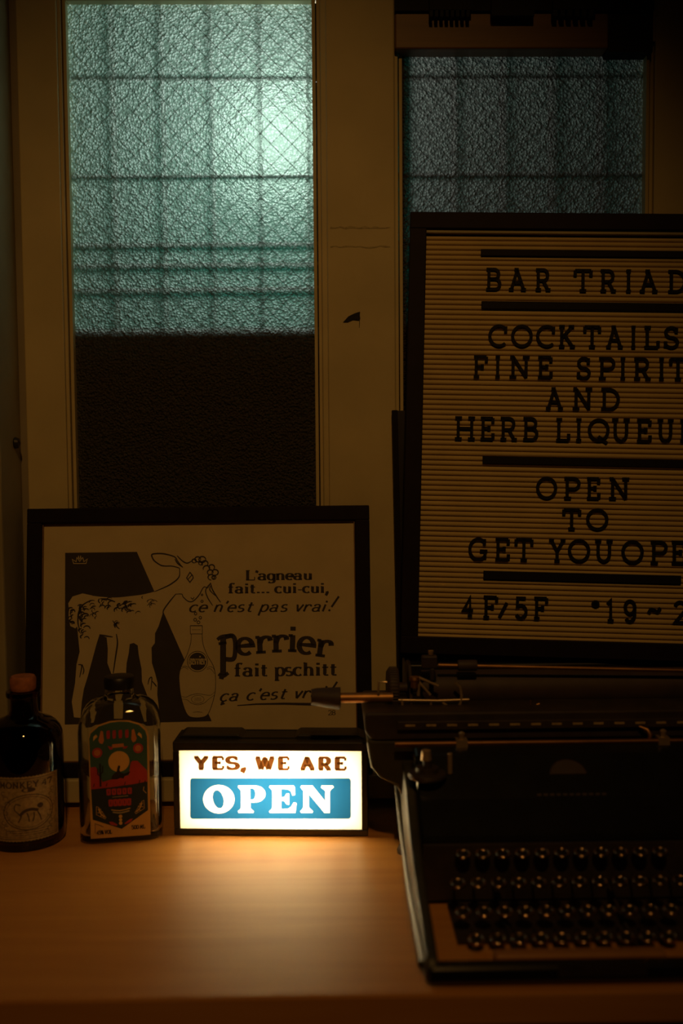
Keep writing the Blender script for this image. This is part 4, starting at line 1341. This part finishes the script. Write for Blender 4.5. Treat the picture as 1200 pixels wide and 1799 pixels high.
# carriage tray with rounded ends, scale rail and rods
CXa, CXb = at_y(640, 1275, 1.06).x, .493
tray = []
tray += arc(CXa + .014, .148, .014, .014, 270, 180, 6) + [(CXa, .160), (CXa + .003, .1635), (CXb - .003, .1635), (CXb, .160)] + arc(CXb - .014, .148, .014, .014, 0, -90, 6)
TL().prism(tray, lambda x, z, d: (x, d, z), 1.050, 1.155).build('carriage_tray', 'enamel_dull', tw, bevel=.0028, seg=3)
zsc = at_y(900, 1273, 1.045).z
TL().box((CXa + .035, 1.0445, zsc - .0045), (CXb - .035, 1.0500, zsc + .0045)).build('scale_rail', 'enamel_dull', tw, bevel=.0006)
xa, xb = at_y(712, 1273, 1.044).x, at_y(1195, 1275, 1.044).x
mk = TL()
xx = xa
while xx < CXb - .04:
    mk.box((xx, 1.0438, zsc - .0006), (xx + .0105, 1.0446, zsc + .0016))
    xx += .0224
mk.build('scale_marks', 'tag_paper', tw)
zr_ = at_y(900, 1305, 1.036).z
TL().tube([(at_y(694, 1305, 1.036).x, 1.036, zr_), (CXb - .045, 1.036, zr_)], .0033, 12).build('front_rod', 'rod', tw, smooth=40)
for px in (811, 1165):
    p = at_y(px, 1303, 1.034)
    m = TL()
    m.box((p.x - .006, 1.030, zr_ - .004), (p.x + .006, 1.042, zr_ + .005))
    m.tube([(p.x, 1.034, zr_ - .013), (p.x, 1.034, zr_ + .010)], [.0022, .0030], 10)
    m.lathe([(.0004, -.0028), (.0034, -.001), (.0034, .001), (.0004, .0028)], 12, c=(p.x, 1.034, zr_ + .011))
    m.build('margin_stop', 'nickel', tw, smooth=40)
# platen, knobs, feed and paper bail
PYc = 1.118
zp = at_y(950, 1212, PYc - .015).z
PR = .0205
pxa = at_y(742, 1212, PYc - .015).x
TL().lathe([(.003, pxa), (PR, pxa), (PR, CXb - .05), (.003, CXb - .05)], 40, axis='X', c=(0, PYc, zp)).build('platen', 'rubber', tw, smooth=40)
kx = at_y(681, 1215, PYc - .012).x
kn = TL()
prof = [(.0006, kx - .001), (.0185, kx - .0005), (.0225, kx + .002), (.0232, kx + .0035), (.0232, kx + .0105), (.0215, kx + .013), (.006, kx + .0135), (.0055, pxa + .002)]
kn.lathe(prof, 40, axis='X', c=(0, PYc, zp + .001))
for k in range(40):
    a = 2 * math.pi * k / 40
    kn.tube([(kx + .003, PYc + .0232 * math.cos(a), zp + .001 + .0232 * math.sin(a)), (kx + .011, PYc + .0232 * math.cos(a), zp + .001 + .0232 * math.sin(a))], .0008, 5)
kn.build('platen_knob', 'rubber', tw, smooth=40)
lv = TL()
l0, l1 = at_y(588, 1226, PYc - .03), at_y(690, 1225, PYc - .03)
lv.tube([l0, l1], .0056, 16)
lev = lv.build('return_lever', 'brass', tw, smooth=40)
g_ = TL()
e0, e1 = at_y(547, 1226, PYc - .03), at_y(597, 1227, PYc - .03)
g_.tube([e0 + Vector((0, 0, .001)), e0 + Vector((.006, 0, .001)), e1, e1 + Vector((.001, 0, 0))], [.0085, .0098, .0125, .0095], 18)
g_.build('lever_grip', 'rubber', lev, smooth=40)
# the ornamented left end plate of the carriage and its small levers
ex = at_y(700, 1200, PYc - .02).x
TL().prism([(PYc - .034, .1632), (PYc - .030, zp + .012), (PYc - .012, zp + .030), (PYc + .014, zp + .030), (PYc + .028, zp + .01), (PYc + .028, .1632)], yz, pxa - .016, pxa - .012).build('carriage_end_plate', 'enamel_dull', tw, bevel=.001)


def small(name, m_, pts, r, n=10):
    TL().tube([at_y(px, py, y) for px, py, y in pts], r, n).build(name, m_, tw, smooth=40)


fy_ = PYc - .034
small('release_lever', 'nickel', [(757, 1143, fy_), (757, 1150, fy_)], [.0032, .0026])
m = TL()
a, b = at_y(741, 1152, fy_), at_y(768, 1173, fy_)
m.box((a.x, fy_ - .004, b.z), (b.x, fy_ + .006, a.z))
m.box((b.x - .008, fy_ - .003, b.z - .014), (b.x - .003, fy_ + .002, b.z))
m.build('bail_bracket', 'enamel_dull', tw, bevel=.0012)
m = TL()
a, b = at_y(722, 1186, fy_), at_y(733, 1206, fy_)
m.lathe([(.0004, a.z), (.0052, a.z - .001), (.0058, a.z - .004), (.0042, a.z - .006), (.0042, b.z), (.0004, b.z)], 18, c=((a.x + b.x) / 2, fy_ - .004, 0))
m.build('release_button', 'brass', tw, smooth=35)
small('link_arm', 'nickel', [(735, 1197, fy_), (756, 1221, fy_ - .002)], .0016)
small('link_arm', 'nickel', [(735, 1190, fy_), (770, 1205, fy_)], .0016)
small('guide_hook', 'nickel', [(800, 1200, fy_), (808, 1207, fy_), (811, 1222, fy_), (809, 1236, fy_), (800, 1246, fy_), (790, 1247, fy_), (780, 1240, fy_)], .0017)
small('cross_bar', 'nickel', [(700, 1230, fy_), (770, 1231, fy_), (824, 1229, fy_)], .0016)
small('link_arm', 'nickel', [(777, 1234, fy_), (796, 1246, fy_)], .0014)
small('lever_pin', 'nickel', [(706, 1228, fy_), (708, 1250, fy_)], .0015)
small('line_gauge', 'nickel', [(735, 1193, fy_), (735, 1222, fy_)], .0020)
small('lever_pin', 'nickel', [(757, 1234, fy_), (757, 1246, fy_)], .0013)
small('bracket_wire', 'nickel', [(665, 1217, fy_ - .004), (665, 1198, fy_ - .004), (680, 1198, fy_ - .004)], .0013)
yb_ = PYc - .026
b0, b1_ = at_y(770, 1168.5, yb_), at_y(1200, 1178, yb_)
TL().tube([b0, b0 + (b1_ - b0) * 1.35], .0021, 10).build('paper_bail_rod', 'brass', tw, smooth=40)
p = at_y(821, 1169, yb_)
TL().lathe([(.0022, -.011), (.0058, -.0105), (.0062, -.009), (.0062, .009), (.0058, .0105), (.0022, .011)], 20, axis='X', c=p).build('bail_roller', 'rubber', tw, smooth=40)
# type guide and card holder at the printing point
m = TL()
a, b = at_y(1050, 1243, 1.075), at_y(1094, 1244, 1.075)
m.tube([a, at_y(1070, 1241, 1.075), b], .0012, 8)
m.tube([b, at_y(1086, 1254, 1.074), at_y(1086, 1266, 1.072)], [.0012, .0030, .0014], 8)
m.build('card_holder', 'brass', tw, smooth=40)
small('ribbon_carrier', 'brass', [(1123, 1276, 1.044), (1137, 1282, 1.041), (1142, 1290, 1.039), (1141, 1302, 1.038)], [.0012, .0024, .0030, .0018])
small('ribbon_carrier', 'brass', [(932, 1230, 1.080), (932, 1242, 1.080), (948, 1236, 1.080)], .0009)
# margin-release knob beside the keyboard
kp = at_y(782, 1487, .955)
TL().tube([(kp.x, .957, .06), (kp.x, .955, kp.z)], .0025, 8).tube([(kp.x - .0055, .955, kp.z), (kp.x + .0055, .955, kp.z)], .0042, 12).build('margin_knob', 'nickel', tw, smooth=40)
# keys: stem and cap with a nickel ring and a dark glass top
ks = TL()
cap_me = ring_me = top_me = None
rows = [(Y_, at_y(900, y_, Y_).z, px_, n_, r_) for Y_, y_, px_, n_, r_ in
        ((.935, 1500, 814, 11, 0), (.9085, 1551, 797, 12, 1), (.882, 1602, 806, 11, 2), (.8555, 1650, 829, 10, 3))]
first = None
for Y, Zk, px, cnt, r in rows:
    xk = at_y(px, 1500, Y).x + (0, .004, .004, .004)[r]
    for i in range(cnt):
        x = xk + i * .01905
        if first is None:
            key = MB().tube([(0, 0, -.005), (0, .001, -.0012)], [.0016, .0022], 8).lathe([(.0003, -.0018), (.0064, -.0016), (.0070, -.0006), (.0066, .0002), (.0003, .0002)], 22)
            key.tube([(0, .0, -.0042), (0, .006, -.005), (0, .026, -.0085)], .0010, 6)
            first = key.build('key', 'enamel_dull', tw, smooth=40)
            rg = MB().lathe([(.0062 + .0014 * math.cos(a_ * D2R), .0002 + .0014 * math.sin(a_ * D2R)) for a_ in range(-60, 181, 20)], 28).build('key_ring', 'ring', first, smooth=50)
            tp = MB().lathe([(.0003, .0011), (.0035, .0010), (.0054, .0007)], 22).build('key_top', 'keyglass', first, smooth=50)
            k = first
        else:
            k = first.copy()
            COL.objects.link(k)
            k.parent = tw
            for ch in (rg, tp):
                c2 = ch.copy()
                COL.objects.link(c2)
                c2.parent = k
        k.location = Vector((x, Y, Zk)) - off
        k.rotation_euler = (12 * D2R, 0, 0)
sx0, sx1 = at_y(868, 1680, .838).x, at_y(1168, 1680, .838).x
zsp = max(.0085, at_y(1000, 1668, .845).z)
TL().box((sx0, .831, zsp - .007), (sx1, .845, zsp)).build('space_bar', 'brown_key', tw, bevel=.003, seg=3)
for x in (sx0 + .02, sx1 - .02):
    TL().tube([(x, .843, zsp - .004), (x, .885, .008), (x, .94, .02)], .0018, 8).build('space_bar_arm', 'enamel_dull', tw, smooth=40)
TL().box((TX0 + .012, .945, .006), (TX1 - .012, .951, .060)).build('keyboard_backplate', 'enamel_dull', tw)
TL().box((.114, .866, .002), (TX1 - .012, .945, .004)).build('dark_underkey_sheet', 'enamel_dull', tw)  # added dark sheet that hides the lit tabletop between the keys
